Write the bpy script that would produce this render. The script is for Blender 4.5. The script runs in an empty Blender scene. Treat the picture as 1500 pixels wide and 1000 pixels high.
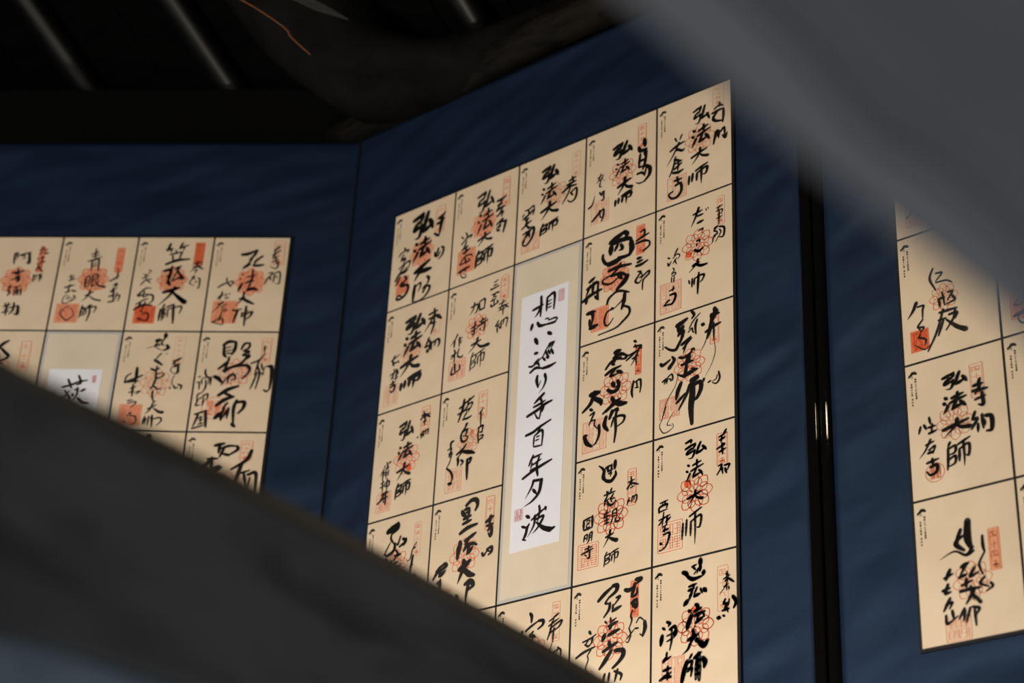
import bpy, math, random
from mathutils import Vector, Matrix, noise
random.seed(7)
S = bpy.context.scene
COL = S.collection

# ------------------------------------------------------------------ camera
cam_d = bpy.data.cameras.new('camera'); cam = bpy.data.objects.new('camera', cam_d); COL.objects.link(cam)
RT = Vector((0.99856012, -0.02608652, 0.04687408)); UP = Vector((-0.05364406, -0.48558891, 0.87253981)); FW = Vector((0, 0.87379798, 0.4862891))
cam.matrix_world = Matrix(((RT.x, UP.x, -FW.x, 0), (RT.y, UP.y, -FW.y, 0), (RT.z, UP.z, -FW.z, 1.6), (0, 0, 0, 1)))
cam_d.sensor_width = 36; cam_d.lens = 65.836; cam_d.clip_start = 0.05
cam_d.dof.use_dof = True; cam_d.dof.focus_distance = 3.42; cam_d.dof.aperture_fstop = 2.8
S.camera = cam

# ------------------------------------------------------------------ world, lights, exposure
S.view_settings.view_transform = 'Standard'; S.view_settings.look = 'None'
S.view_settings.exposure = 0.0; S.view_settings.gamma = 1.0; S.view_settings.use_curve_mapping = False
W = bpy.data.worlds.new('world'); S.world = W; W.use_nodes = True
W.node_tree.nodes['Background'].inputs[0].default_value = (0.30, 0.36, 0.45, 1)
W.node_tree.nodes['Background'].inputs[1].default_value = 0.010

def area(name, loc, target, size, power, col):
    d = bpy.data.lights.new(name, 'AREA'); d.shape = 'RECTANGLE'; d.size = size[0]; d.size_y = size[1]
    d.energy = power; d.color = col
    o = bpy.data.objects.new(name, d); COL.objects.link(o); o.location = loc
    o.rotation_euler = (Vector(target) - Vector(loc)).to_track_quat('-Z', 'Y').to_euler(); return o
area('added_side_light', (-2.4, 1.6, 2.7), (-.1, 3.3, 3.3), (.9, .9), 46, (1.0, 0.93, 0.83))  # unseen main light added at the left for the panels; no doorway there
area('added_low_fill', (-.35, 2.3, 1.75), (.35, 3.1, 3.0), (.35, .35), 21, (1.0, 0.90, 0.76))  # unseen fill added to brighten the lower right of the panels
area('added_cool_fill', (-0.5, -0.8, 0.9), (0.0, 1.2, 2.1), (1.0, 1.0), 16.0, (0.9, 0.94, 1.0))  # unseen cool fill added for the foreground timbers; no entrance is built

# two small warm lamps hang high in front of the panels, above the frame; the lacquered rails mirror them
for lx, ly, lz in ((-.38, 1.93, 3.76), (-.20, 1.80, 3.75)):
    ll = bpy.data.lights.new('hanging_lamp', 'POINT'); ll.energy = 5.0; ll.color = (1, .80, .50); ll.shadow_soft_size = .042
    lo = bpy.data.objects.new('hanging_lamp', ll); COL.objects.link(lo); lo.location = (lx, ly, lz)

# ------------------------------------------------------------------ materials
def mat(name, col, rough=0.6, spec=0.5, metal=0.0):
    m = bpy.data.materials.new(name); m.use_nodes = True
    b = m.node_tree.nodes['Principled BSDF']
    b.inputs['Base Color'].default_value = (*col, 1); b.inputs['Roughness'].default_value = rough
    b.inputs['Specular IOR Level'].default_value = spec; b.inputs['Metallic'].default_value = metal
    return m
def nd(m, t, **k):
    n = m.node_tree.nodes.new(t)
    for a, v in k.items(): setattr(n, a, v)
    return n
def vary(m, c1, c2, scale=(1, 1, 1), nscale=5.0, detail=6, dist=0.0, lo=0.35, hi=0.65, bump=0.0, bdist=0.002, bscale=None, bvec=None):
    L = m.node_tree.links; b = m.node_tree.nodes['Principled BSDF']
    tc = nd(m, 'ShaderNodeTexCoord'); mp = nd(m, 'ShaderNodeMapping'); mp.inputs['Scale'].default_value = scale
    L.new(tc.outputs['Object'], mp.inputs['Vector'])
    no = nd(m, 'ShaderNodeTexNoise'); no.inputs['Scale'].default_value = nscale; no.inputs['Detail'].default_value = detail
    no.inputs['Distortion'].default_value = dist; L.new(mp.outputs[0], no.inputs['Vector'])
    rp = nd(m, 'ShaderNodeValToRGB'); rp.color_ramp.elements[0].position = lo; rp.color_ramp.elements[1].position = hi
    rp.color_ramp.elements[0].color = (*c1, 1); rp.color_ramp.elements[1].color = (*c2, 1)
    L.new(no.outputs['Fac'], rp.inputs['Fac']); L.new(rp.outputs['Color'], b.inputs['Base Color'])
    if bump:
        n2 = nd(m, 'ShaderNodeTexNoise'); n2.inputs['Scale'].default_value = bscale or nscale * 3; n2.inputs['Detail'].default_value = 4
        m2 = nd(m, 'ShaderNodeMapping'); m2.inputs['Scale'].default_value = bvec or scale
        L.new(tc.outputs['Object'], m2.inputs['Vector']); L.new(m2.outputs[0], n2.inputs['Vector'])
        bu = nd(m, 'ShaderNodeBump'); bu.inputs['Strength'].default_value = bump; bu.inputs['Distance'].default_value = bdist
        L.new(n2.outputs['Fac'], bu.inputs['Height']); L.new(bu.outputs['Normal'], b.inputs['Normal'])
    return m

M_PAPER = vary(mat('cream_paper', (.66, .54, .38), .8, .2), (.60, .475, .335), (.69, .56, .415), (1, 1, 1), 7, 5, .3, .3, .7, .25, .002, 9)
M_SILK = vary(mat('beige_mount_silk', (.62, .55, .44), .75, .25), (.58, .50, .39), (.66, .575, .455), (1, 1, 1), 5, 5, .5, .3, .7, .3, .003, 8)
M_GREY = mat('grey_mount_border', (.46, .44, .42), .7, .3)
M_WHITE = vary(mat('white_paper', (.74, .73, .74), .7, .3), (.66, .67, .74), (.73, .74, .81), (1, 1, 1), 4, 3, 0, .3, .7, .35, .004, 6)
M_INK = mat('black_ink', (.014, .011, .010), .45, .4)
M_RED = mat('vermilion_ink', (.70, .11, .04), .7, .2)
M_WASH = mat('thin_vermilion_wash', (.64, .34, .21), .8, .1)
M_WASH2 = mat('dense_vermilion_wash', (.62, .20, .10), .8, .1)
M_RED2 = mat('pale_vermilion_ink', (.68, .22, .11), .75, .2)
M_CRIM = mat('crimson_ink', (.50, .06, .06), .7, .2)
M_CAP = mat('printed_brown_ink', (.035, .028, .016), .7, .2)
M_BLACK = mat('black_board', (.004, .004, .005), .6, .3)
M_CLOTH = vary(mat('navy_cloth', (.012, .022, .045), .46, .42), (.0052, .0120, .0295), (.0070, .0150, .0365), (1, 1, 6), 6, 5, .2, .3, .7, .5, .0012, 900, (1, 1, 1))
M_CLOTH.node_tree.nodes['Principled BSDF'].inputs['Specular Tint'].default_value = (.38, .62, 1, 1)
M_LACQ = mat('black_lacquer', (.003, .003, .003), .03, .5)
M_WALL = vary(mat('dark_plaster', (.012, .011, .010), .9, .1), (.0006, .0006, .0006), (.0012, .001, .001), (1, 1, 1), 4, 5)
M_SOOT = vary(mat('sooty_boards', (.006, .006, .006), .9, .03), (.0008, .0008, .0008), (.0016, .0016, .0016), (1, 8, 1), 4, 5)
M_RAFT = vary(mat('sooty_rafter', (.03, .03, .03), .42, .38), (.0008, .0008, .001), (.0025, .0025, .003), (1, 1, 1), 14, 6)
M_LOG = vary(mat('smoked_log', (.02, .019, .018), .8, .05), (.0025, .0025, .0025), (.0065, .0065, .0063), (1, 1, 1), 9, 6, .6, .3, .7, .6, .01, 14)
M_PLATE = vary(mat('smoked_brown_timber', (.03, .022, .014), .7, .1), (.0012, .001, .001), (.010, .008, .006), (2, 2, 12), 5, 6, .3, .4, .8, .5, .006, 12)
M_CORD = mat('orange_cord', (.22, .075, .02), .6, .3)
M_TAPE = mat('pale_paper_strip', (.025, .025, .026), .8, .2)
M_FLOOR = vary(mat('dark_floor_boards', (.05, .035, .022), .5, .4), (.03, .022, .015), (.07, .05, .03), (1, 12, 1), 4, 5)

def timber(name, c1, c2, knot, line=0.5):
    m = mat(name, c1, .75, .25); L = m.node_tree.links; b = m.node_tree.nodes['Principled BSDF']
    tc = nd(m, 'ShaderNodeTexCoord'); mp = nd(m, 'ShaderNodeMapping'); mp.inputs['Scale'].default_value = (1.6, 8, 8)
    L.new(tc.outputs['Object'], mp.inputs['Vector'])
    no = nd(m, 'ShaderNodeTexNoise'); no.inputs['Scale'].default_value = 2.4; no.inputs['Detail'].default_value = 5; no.inputs['Distortion'].default_value = .8
    L.new(mp.outputs[0], no.inputs['Vector'])
    rp = nd(m, 'ShaderNodeValToRGB'); rp.color_ramp.elements[0].position = .35; rp.color_ramp.elements[1].position = .65
    rp.color_ramp.elements[0].color = (*c1, 1); rp.color_ramp.elements[1].color = (*c2, 1); L.new(no.outputs['Fac'], rp.inputs['Fac'])
    m2 = nd(m, 'ShaderNodeMapping'); m2.inputs['Scale'].default_value = (3.4, 26, 26); L.new(tc.outputs['Object'], m2.inputs['Vector'])
    n2 = nd(m, 'ShaderNodeTexNoise'); n2.inputs['Scale'].default_value = 1.0; n2.inputs['Detail'].default_value = 2; L.new(m2.outputs[0], n2.inputs['Vector'])
    r2 = nd(m, 'ShaderNodeValToRGB'); r2.color_ramp.elements[0].position = .30; r2.color_ramp.elements[1].position = .42
    r2.color_ramp.elements[0].color = (1, 1, 1, 1); r2.color_ramp.elements[1].color = (0, 0, 0, 1); L.new(n2.outputs['Fac'], r2.inputs['Fac'])
    mx = nd(m, 'ShaderNodeMix', data_type='RGBA'); mx.inputs[7].default_value = (*knot, 1)
    mu = nd(m, 'ShaderNodeMath', operation='MULTIPLY'); mu.inputs[1].default_value = line
    L.new(r2.outputs['Color'], mu.inputs[0]); L.new(mu.outputs[0], mx.inputs[0]); L.new(rp.outputs['Color'], mx.inputs[6]); L.new(mx.outputs[2], b.inputs['Base Color'])
    return m
M_BEAM = timber('weathered_grey_timber', (.19, .187, .186), (.29, .284, .28), (.07, .066, .064), .5)
M_BEAM2 = timber('smooth_grey_timber', (.15, .15, .155), (.17, .17, .173), (.12, .12, .12), .2)
M_DAYLIT = timber('painted_bluish_daylight', (.46, .62, .74), (.62, .80, .90), (.25, .33, .39), .5)  # bluish daylight on the grey timber's lower edge, put into the colour

# ------------------------------------------------------------------ helpers
def mesh(name, verts, faces, m, smooth=False):
    d = bpy.data.meshes.new(name); d.from_pydata([tuple(v) for v in verts], [], faces); d.materials.append(m)
    if smooth:
        for p in d.polygons: p.use_smooth = True
    d.update(); return d
def obj(name, data, parent=None, label=None, cat=None, group=None, kind=None, mw=None):
    o = bpy.data.objects.new(name, data); COL.objects.link(o)
    if parent: o.parent = parent
    if mw is not None: o.matrix_world = mw
    if label: o['label'] = label
    if cat: o['category'] = cat
    if group: o['group'] = group
    if kind: o['kind'] = kind
    return o
class MB:
    def __init__(s): s.v = []; s.f = []
    def box(s, a, b, bev=0.0):
        (x0, y0, z0), (x1, y1, z1) = a, b
        n = len(s.v)
        if bev <= 0:
            s.v += [(x, y, z) for x in (x0, x1) for y in (y0, y1) for z in (z0, z1)]
            s.f += [tuple(n + i for i in q) for q in ((0, 1, 3, 2), (4, 6, 7, 5), (0, 4, 5, 1), (2, 3, 7, 6), (0, 2, 6, 4), (1, 5, 7, 3))]
        else:   # chamfered along z
            c = bev
            ring = [(x0 + c, y0), (x1 - c, y0), (x1, y0 + c), (x1, y1 - c), (x1 - c, y1), (x0 + c, y1), (x0, y1 - c), (x0, y0 + c)]
            s.v += [(x, y, z0) for x, y in ring] + [(x, y, z1) for x, y in ring]
            s.f += [tuple(n + i for i in range(8))[::-1], tuple(n + 8 + i for i in range(8))]
            s.f += [(n + i, n + (i + 1) % 8, n + 8 + (i + 1) % 8, n + 8 + i) for i in range(8)]
    def build(s, name, m, smooth=False): return mesh(name, s.v, s.f, m, smooth)

def loft(rings, closed_ends=True):
    """rings: list of equal-length loops of points"""
    n = len(rings[0]); v = [p for r in rings for p in r]; f = []
    for i in range(len(rings) - 1):
        for j in range(n):
            f.append((i * n + j, i * n + (j + 1) % n, (i + 1) * n + (j + 1) % n, (i + 1) * n + j))
    if closed_ends:
        f.append(tuple(range(n))[::-1]); f.append(tuple((len(rings) - 1) * n + j for j in range(n)))
    return v, f
def log_mesh(name, path, radii, m, seed=0, rough=.12, sides=20):
    pts = catmull([tuple(p) for p in path], 6); R = catmull([(r,) for r in radii], 6)
    rings = []
    for i, p in enumerate(pts):
        p = Vector(p); a = Vector(pts[max(i - 1, 0)]); b = Vector(pts[min(i + 1, len(pts) - 1)]); t = (b - a).normalized()
        u = t.cross(Vector((0, 0, 1)));
        if u.length < .1: u = t.cross(Vector((1, 0, 0)))
        u.normalize(); w = t.cross(u); ring = []
        for k in range(sides):
            an = 2 * math.pi * k / sides; d = u * math.cos(an) + w * math.sin(an)
            rr = R[i][0] * (1 + rough * noise.noise(p * 3 + d * 1.2 + Vector((seed, 0, 0)))); ring.append(p + d * rr)
        rings.append(ring)
    v, f = loft(rings); return mesh(name, v, f, m, True)
def catmull(P, n):
    if len(P) < 3:
        a, b = P[0], P[-1]; return [tuple(a[k] + (b[k] - a[k]) * i / n for k in range(len(a))) for i in range(n + 1)]
    Q = [tuple(2 * P[0][k] - P[1][k] for k in range(len(P[0])))] + list(P) + [tuple(2 * P[-1][k] - P[-2][k] for k in range(len(P[0])))]
    out = []
    for i in range(1, len(Q) - 2):
        p0, p1, p2, p3 = Q[i - 1:i + 3]
        for j in range(n):
            t = j / n
            out.append(tuple(.5 * (2 * p1[k] + (p2[k] - p0[k]) * t + (2 * p0[k] - 5 * p1[k] + 4 * p2[k] - p3[k]) * t * t + (3 * p1[k] - p0[k] - 3 * p2[k] + p3[k]) * t ** 3) for k in range(len(p1))))
    out.append(tuple(P[-1])); return out

# ------------------------------------------------------------------ panel frames of reference (metres)
# local axes of a panel: x along it to the right, z up, -y towards the viewer; origin = top left corner of its sheet grid
SW, SH = 0.18, 0.25317; MX, MZ = 0.145, 0.272
def frame(x, y, th): return Matrix.Translation((x, y, 3.90345)) @ Matrix.Rotation(th, 4, 'Z')
TH = -0.69855
F_MID = frame(-0.27291, 3.59369, TH)
F_RIGHT = frame(-0.27291 + 1.23767 * math.cos(TH), 3.59369 + 1.23767 * math.sin(TH), TH)
F_LEFT = frame(-1.42025, 3.79423, -0.09559)

# ------------------------------------------------------------------ structure; added board standing in for the grey timber's daylit lower edge
fl = MB(); fl.box((-4, -3, -.1), (4.5, 6, 0)); obj('floor', fl.build('floor', M_FLOOR), kind='structure')
def struct_box(name, a, b, m, mw):
    k = MB(); k.box(a, b); obj(name, k.build(name, m), kind='structure', mw=mw)
# walls right behind the panels (panels 30 mm thick hang on them); local y>0 is behind
struct_box('wall_back', (-.147, .036, -3.90345), (2.9, .16, .385), M_WALL, F_MID)
struct_box('wall_left', (-1.6, .036, -3.90345), (1.02, .16, .46), M_WALL, F_LEFT)
# a sooty roof rises from the wall top towards the viewer (slope 0.6)
def roof_quad(x0, x1, d0, d1, off, th):
    z = lambda d: .39 + .6 * d + off
    return [(x0, -d0, z(d0)), (x1, -d0, z(d0)), (x1, -d1, z(d1)), (x0, -d1, z(d1)), (x0, -d0, z(d0) + th), (x1, -d0, z(d0) + th), (x1, -d1, z(d1) + th), (x0, -d1, z(d1) + th)]
HF = [(0, 1, 2, 3), (7, 6, 5, 4), (0, 4, 5, 1), (1, 5, 6, 2), (2, 6, 7, 3), (3, 7, 4, 0)]
ceil = obj('ceiling', mesh('ceiling', roof_quad(-2.6, 3.2, -.9, 2.6, .09, .03), HF, M_SOOT), kind='structure', mw=F_MID)
# roof boards that can be told apart close to the rafters are long planks laid along the slope
x = -2.6
while x < 2.9:
    w = random.uniform(.17, .23)
    obj('plank', mesh('plank', roof_quad(x, x + w - .006, -.88, 2.58, .078 + random.uniform(-.003, .003), .012), HF, M_SOOT), parent=ceil)
    x += w
RL = ['soot-black rafter at the far left of the roof, mostly outside the photo', 'leftmost of the clearly lit soot-black rafters, above the left panel', 'second soot-black rafter from the left with a pale lit edge', 'soot-black rafter passing behind the bent log', 'soot-black rafter above the upper left part of the central panel', 'soot-black rafter partly behind the blurred grey timber at top right', 'soot-black rafter hidden behind the top right timber', 'rightmost soot-black rafter over the right panel']
RS = bpy.data.meshes.new
for i, (xx, ww) in enumerate(((-1.24, .07), (-.905, .07), (-.50, .068), (-.13, .06), (.225, .065), (.60, .06), (.97, .06), (1.34, .06))):
    q = roof_quad(xx - ww / 2, xx + ww / 2, -.5, 2.4, .0, .078)
    c = .012
    z = lambda d, o: .39 + .6 * d + o
    prof = [(-ww / 2, .076)] + [(-ww / 2 * math.cos(math.pi * k / 10), .034 - .034 * math.sin(math.pi * k / 10)) for k in range(11)] + [(ww / 2, .076)]
    rings = []
    for d in (-.5, .1, .5, 1.0, 1.7, 2.4):
        j = .004 * math.sin(d * 5 + i)
        rings.append([(xx + a + j, -d, z(d, o)) for a, o in prof])
    v, f = loft(rings)
    obj('rafter', mesh('rafter', v, f, M_RAFT, True), label=RL[i], cat='rafter', group='soot-black rafters under the roof', mw=F_MID)

# wall plate: a rough brown timber along the top of the central and right panels
obj('wall_plate_log', log_mesh('wall_plate_log', [(-.25, .03, .325), (.1, .0, .318), (.5, -.01, .335), (.9, .0, .33), (1.6, .0, .33), (2.6, .0, .33)], [.05, .046, .05, .047, .05, .05], M_PLATE, 3, .25),
    label='rough dark brown log running along the top edge of the central blue panel', cat='beam', mw=F_MID)
# bent roof log
LOGP = [(-.93, 3.55, 5.05), (-.62, 3.52, 4.62), (-.50, 3.56, 4.44), (-.34, 3.58, 4.30), (-.12, 3.46, 4.25), (.25, 3.2, 4.28)]
obj('bent_log', log_mesh('bent_log', LOGP, [.19, .17, .155, .12, .08, .06], M_LOG, 9, .25, 28),
    label='thick bent smoke-blackened log under the roof, left of the rafters over the central panel', cat='beam')

# ------------------------------------------------------------------ brush strokes and seals (sheet millimetres: u right, v down)
PROF = {'n': (.80, 1.0, .52), 'v': (1.0, .8, .10), 'r': (.35, .8, 1.05), 'f': (.5, 1.0, .4), 'b': (.3, 1, .3), 's': (1, 1, 1)}
class Flat:
    """flat marks drawn on a sheet; y is the small height above the paper"""
    def __init__(s, ox, oy, y): s.v = []; s.f = []; s.ox = ox; s.oy = oy; s.y = y
    def P(s, u, v): s.v.append(((u - s.ox) / 1000, s.y, (s.oy - v) / 1000)); return len(s.v) - 1
    def poly(s, pts): s.f.append(tuple(s.P(*p) for p in pts)[::1])
    def disc(s, u, v, r, n=8): s.poly([(u + r * math.cos(-2 * math.pi * k / n), v + r * math.sin(-2 * math.pi * k / n)) for k in range(n)])
    def line(s, pts, w, closed=False):
        if closed: pts = list(pts) + [pts[0]]
        for (a, b), (c, d) in zip(pts[:-1], pts[1:]):
            l = math.hypot(c - a, d - b)
            if l < 1e-6: continue
            x, y = -(d - b) / l * w / 2, (c - a) / l * w / 2; ex, ey = (c - a) / l * w * .4, (d - b) / l * w * .4
            s.poly([(a + x - ex, b + y - ey), (a - x - ex, b - y - ey), (c - x + ex, d - y + ey), (c + x + ex, d + y + ey)])
    def brush(s, kind, w, pts):
        a, b, c = PROF[kind]
        L = sum(math.hypot(q[0] - p[0], q[1] - p[1]) for p, q in zip(pts[:-1], pts[1:]))
        C = catmull([tuple(map(float, p)) for p in pts], max(3, min(8, int(L / max(1, len(pts) - 1) / 2.2) + 2)))
        N = len(C) - 1; prev = None
        for i, (x, y) in enumerate(C):
            t = i / N
            k = a + (b - a) * min(1, t * 2.2) if t < .4545 else b + (c - b) * ((t - .4545) / .5455) ** 1.3
            ww = w * k * (1 + .06 * noise.noise(Vector((x * .31, y * .31, w)))) / 2
            p = C[max(i - 1, 0)]; q = C[min(i + 1, N)]; dx, dy = q[0] - p[0], q[1] - p[1]; l = math.hypot(dx, dy) or 1
            # a flat brush held at a slant makes strokes falling to the right a little heavier
            sl = 1 + .12 * (dx * .6 + dy * .8) / l
            nx, ny = -dy / l * ww * sl, dx / l * ww * sl
            A = s.P(x + nx, y + ny); B = s.P(x - nx, y - ny)
            if prev: s.f.append((prev[0], prev[1], B, A))
            prev = (A, B)
            if i in (0, N): s.disc(x, y, ww * .98, 7)
            elif i % 2 == 0 and w > 1.2: s.disc(x, y, ww * .97, 6)
    def build(s, name, m): return mesh(name, s.v, s.f, m)

# small printed characters on a 10 x 10 raster: strokes separated by '/', each a chain of xy digits
MINI = {'一': '1585', '二': '2373/1888', '三': '2272/2575/1888', '四': '1282/12188882/3247/5257/5787', '五': '1282/4238/2575/7278/1888', '六': '5152/1484/3619/6689',
        '七': '1574/41477777', '八': '3419/6489', '九': '1474/4118/74788898', '十': '1585/5159', '第': '2142/6181/2474/2678/2426/7476/5359/5529', '番': '2272/5155/1585/5527/5587/26768929/2777/5659',
        '国': '11188881/3373/3575/3777/5357', '所': '1141/13143519/4334/6181/71676487/7579', 'ヶ': '4125/3383/6358', '霊': '2181/1282/5154/3343/6373/2575/3739/5659/7779/1989', '場': '1545/2129/4171/41457571/4474/3686/5638/7658/8678',
        '奉': '2282/1585/2474/5129/5189/3777/5559', '納': '3125/1535/3535/3559/2849/6159/53838873/6348', '寺': '3272/5155/1585/2777/6569/4748', '山': '5158/2428/8488/2888', '弘': '1141/41443323/15455527/7144/4488/6689', '大': '1484/5119/5489', '師': '2132/23434525/2129/46466/6191/73777/7179', '西': '1282/24288884/4246/6266/4274',
        '林': '1343/3139/3317/3347/5393/7179/7357/7397', '土': '2474/5159/1989', '浄': '2132/1424/1828/5141/5383/4585/4787/6379', '岩': '5153/3133/7173/3373/1585/5519/47788787', '屋': '2181/81832383/2119/3575/5537/3777/5559/3989', '香': '6121/1383/5156/5326/5386/36397976/3777', '圓': '11188881/34546434/35557535', '明': '22272747/4247/2242/2545/6167/61818967/6383/6585'}
def mini(fl, ch, u, v, w, h, t):
    for st in MINI.get(ch, '2282/2575/2888/5158').split('/'):
        pts = [(u + int(st[i]) / 10 * w, v + int(st[i + 1]) / 10 * h) for i in range(0, len(st) - 1, 2)]
        fl.line(pts, t)
SEALNO = dict(M43='四十八番', M42='四十七番', M41='四十六番', M40='四十五番', M44='四十九番', M34='五十番', M33='五十三番', M32='五十二番', M31='五十一番', M02='六十四番', M01='六十三番', M00='六十二番', M13='六十一番', M03='四国六十番',
              M11='五十八番', M10='五十七番', M12='五十九番', M24='四国五十四', L41='六十八番', L40='六十七番', L42='六十九番', L31='第七十三番', L30='七十二番', L20='七十四番', L10='七十五番', R03='四十三番', R04='四十四番', M20='五十六番', M30='五十五番', R02='四十二番')
def seal_script(fl, u0, v0, u1, v1, cols, rows, t, rnd):
    """rectilinear seal characters filling a box"""
    cw = (u1 - u0) / cols; ch = (v1 - v0) / rows
    for i in range(cols):
        for j in range(rows):
            a, b = u0 + i * cw + cw * .12, v0 + j * ch + ch * .10; w, h = cw * .76, ch * .80
            k = rnd.randint(0, 3)
            for q in range(5):
                y = b + h * q / 4; x0 = a + (w * .5 if (k == 1 and q in (1, 3)) else 0); x1 = a + w - (w * .5 if (k == 2 and q in (1, 2)) else 0)
                fl.line([(x0, y), (x1, y)], t)
            for x in ((a, a + w) if k in (0, 3) else (a + w * .5, a + w)): fl.line([(x, b), (x, b + h * (1 if k != 3 else .5))], t)
            if k == 3: fl.line([(a + w * .5, b), (a + w * .5, b + h)], t)
def rrect(cu, cv, w, h, r, n=4, pent=False):
    out = []
    if pent: return [(cu, cv - h / 2), (cu + w / 2, cv - h / 2 + w * .35), (cu + w / 2, cv + h / 2), (cu - w / 2, cv + h / 2), (cu - w / 2, cv - h / 2 + w * .35)]
    for sx, sy, a0 in ((1, -1, -90), (1, 1, 0), (-1, 1, 90), (-1, -1, 180)):
        for k in range(n + 1):
            a = math.radians(a0 + 90 * k / n); out.append((cu + sx * (w / 2 - r) + r * math.cos(a), cv + sy * (h / 2 - r) + r * math.sin(a)))
    return out
def tall_seal(fl, cu, cv, w, h, lvl, text, rnd, pent=False):
    fl.line(rrect(cu, cv, w, h, 0 if lvl == 3 else 3, pent=pent), (.55, .8, .8, 1.0)[lvl], True)
    n = len(text); top = cv - h / 2 + (w * .3 if pent else 2); ch = (cv + h / 2 - 2 - top) / n
    for i, c in enumerate(text): mini(fl, c, cu - w * .38, top + i * ch + ch * .08, w * .76, ch * .84, (.55, .95, 1.5, 1.9)[lvl])
    if lvl >= 1:
        for s_ in (-1, 1): fl.line([(cu + s_ * w * .40, cv - h / 2 + 4), (cu + s_ * w * .40, cv + h / 2 - 2)], (.4, .5, .9, 1.6)[lvl])
    if lvl >= 2: seal_script(fl, cu - w * .45, cv - h / 2 + 1, cu + w * .45, cv + h / 2 - 1, 1 + (lvl > 2), 5, (.0, .0, .9, 1.3)[lvl], rnd)
def square_seal(fl, cu, cv, w, h, lvl, rnd):
    r = 0 if lvl in (0, 3) else 3
    fl.line(rrect(cu, cv, w, h, r), (.6, .9, 1.1, 1.2)[lvl], True)
    if lvl == 0 and w > 44: fl.line(rrect(cu, cv, w - 4, h - 4, r), .5, True)
    seal_script(fl, cu - w * .44, cv - h * .45, cu + w * .44, cv + h * .45, (2, 3, 3, 3)[lvl], (3, 2, 3, 4)[lvl], (.6, .9, 1.25, 2.0)[lvl], rnd)
def round_seal(fl, cu, cv, r, lvl, rnd):
    fl.line([(cu + r * math.cos(a * math.pi / 14), cv + r * math.sin(a * math.pi / 14)) for a in range(28)], 1.2, True)
    seal_script(fl, cu - r * .66, cv - r * .68, cu + r * .66, cv + r * .68, 2, 3, 1.3, rnd)
BLOT = {'M44': -1.7, 'M12': -1.2, 'M43': -2.2, 'M41': 2.5, 'M02': 1.2}
def flower_seal(fl, cu, cv, r, t, rnd, key=''):
    rot = rnd.uniform(-.12, .12)
    for ring, (rc, rr, rt, off) in enumerate(((.70, .30, .27, 0), (.52, .26, .22, .5), (.26, .17, .12, .25))):
        for k in range(8):
            a = 2 * math.pi * (k + off) / 8 + rot; ca, sa = math.cos(a), math.sin(a); pts = []
            for i in range(15):
                q = math.pi * (i - 7) / (7.6 if ring == 0 else 10)
                x = rc + rr * math.cos(q) + (.03 if abs(i - 7) == 0 else 0); y = rt * math.sin(q)
                pts.append((cu + r * (x * ca - y * sa), cv + r * (x * sa + y * ca)))
            fl.line(pts, t * (1.05, .8, .6)[ring] * rnd.uniform(.8, 1.2))
    for k in range(7):
        a = rnd.uniform(0, 6.28); q = rnd.uniform(0, .2) * r
        fl.line([(cu + q * math.cos(a), cv + q * math.sin(a)), (cu + q * math.cos(a) + rnd.uniform(-5, 5), cv + q * math.sin(a) + rnd.uniform(-4, 6))], t * 1.2)
    if key in BLOT:
        a = BLOT[key]; fl.disc(cu + r * .72 * math.cos(a), cv + r * .72 * math.sin(a), r * .21, 12)
def caption(fl, key, rnd):
    # printed branch mark and two columns of tiny type
    for a, b, c in ((9, 22, 2.2), (12, 20, 2.6), (15, 17.5, 3.4), (18.5, 17.5, 3.2), (21.5, 19.5, 2.4)): fl.disc(a, b, c, 8)
    fl.line([(7, 24.5), (13, 20), (19, 16)], 1.3); fl.line([(13.5, 20), (14.5, 27)], 1.0); fl.line([(11, 21), (11.2, 26)], .8)
    for i, c in enumerate('四国八十八ヶ所霊場'): mini(fl, c, 18.3, 28 + i * 4.5, 3.6, 4.1, .62)
    no = '第' + SEALNO.get(key, '七十七番')
    for i, c in enumerate(no[:5]): mini(fl, c, 10.6, 36 + i * 4.9, 3.6, 4.3, .66)
    for i, c in enumerate({'M43': '西林寺', 'M44': '浄土寺', 'M40': '岩屋寺', 'M13': '香五寺', 'M33': '圓明寺', 'M41': '浄山寺'}.get(key, '山大寺')): mini(fl, c, 10.6, 64 + i * 5.6, 3.6, 4.3, .66)

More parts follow.
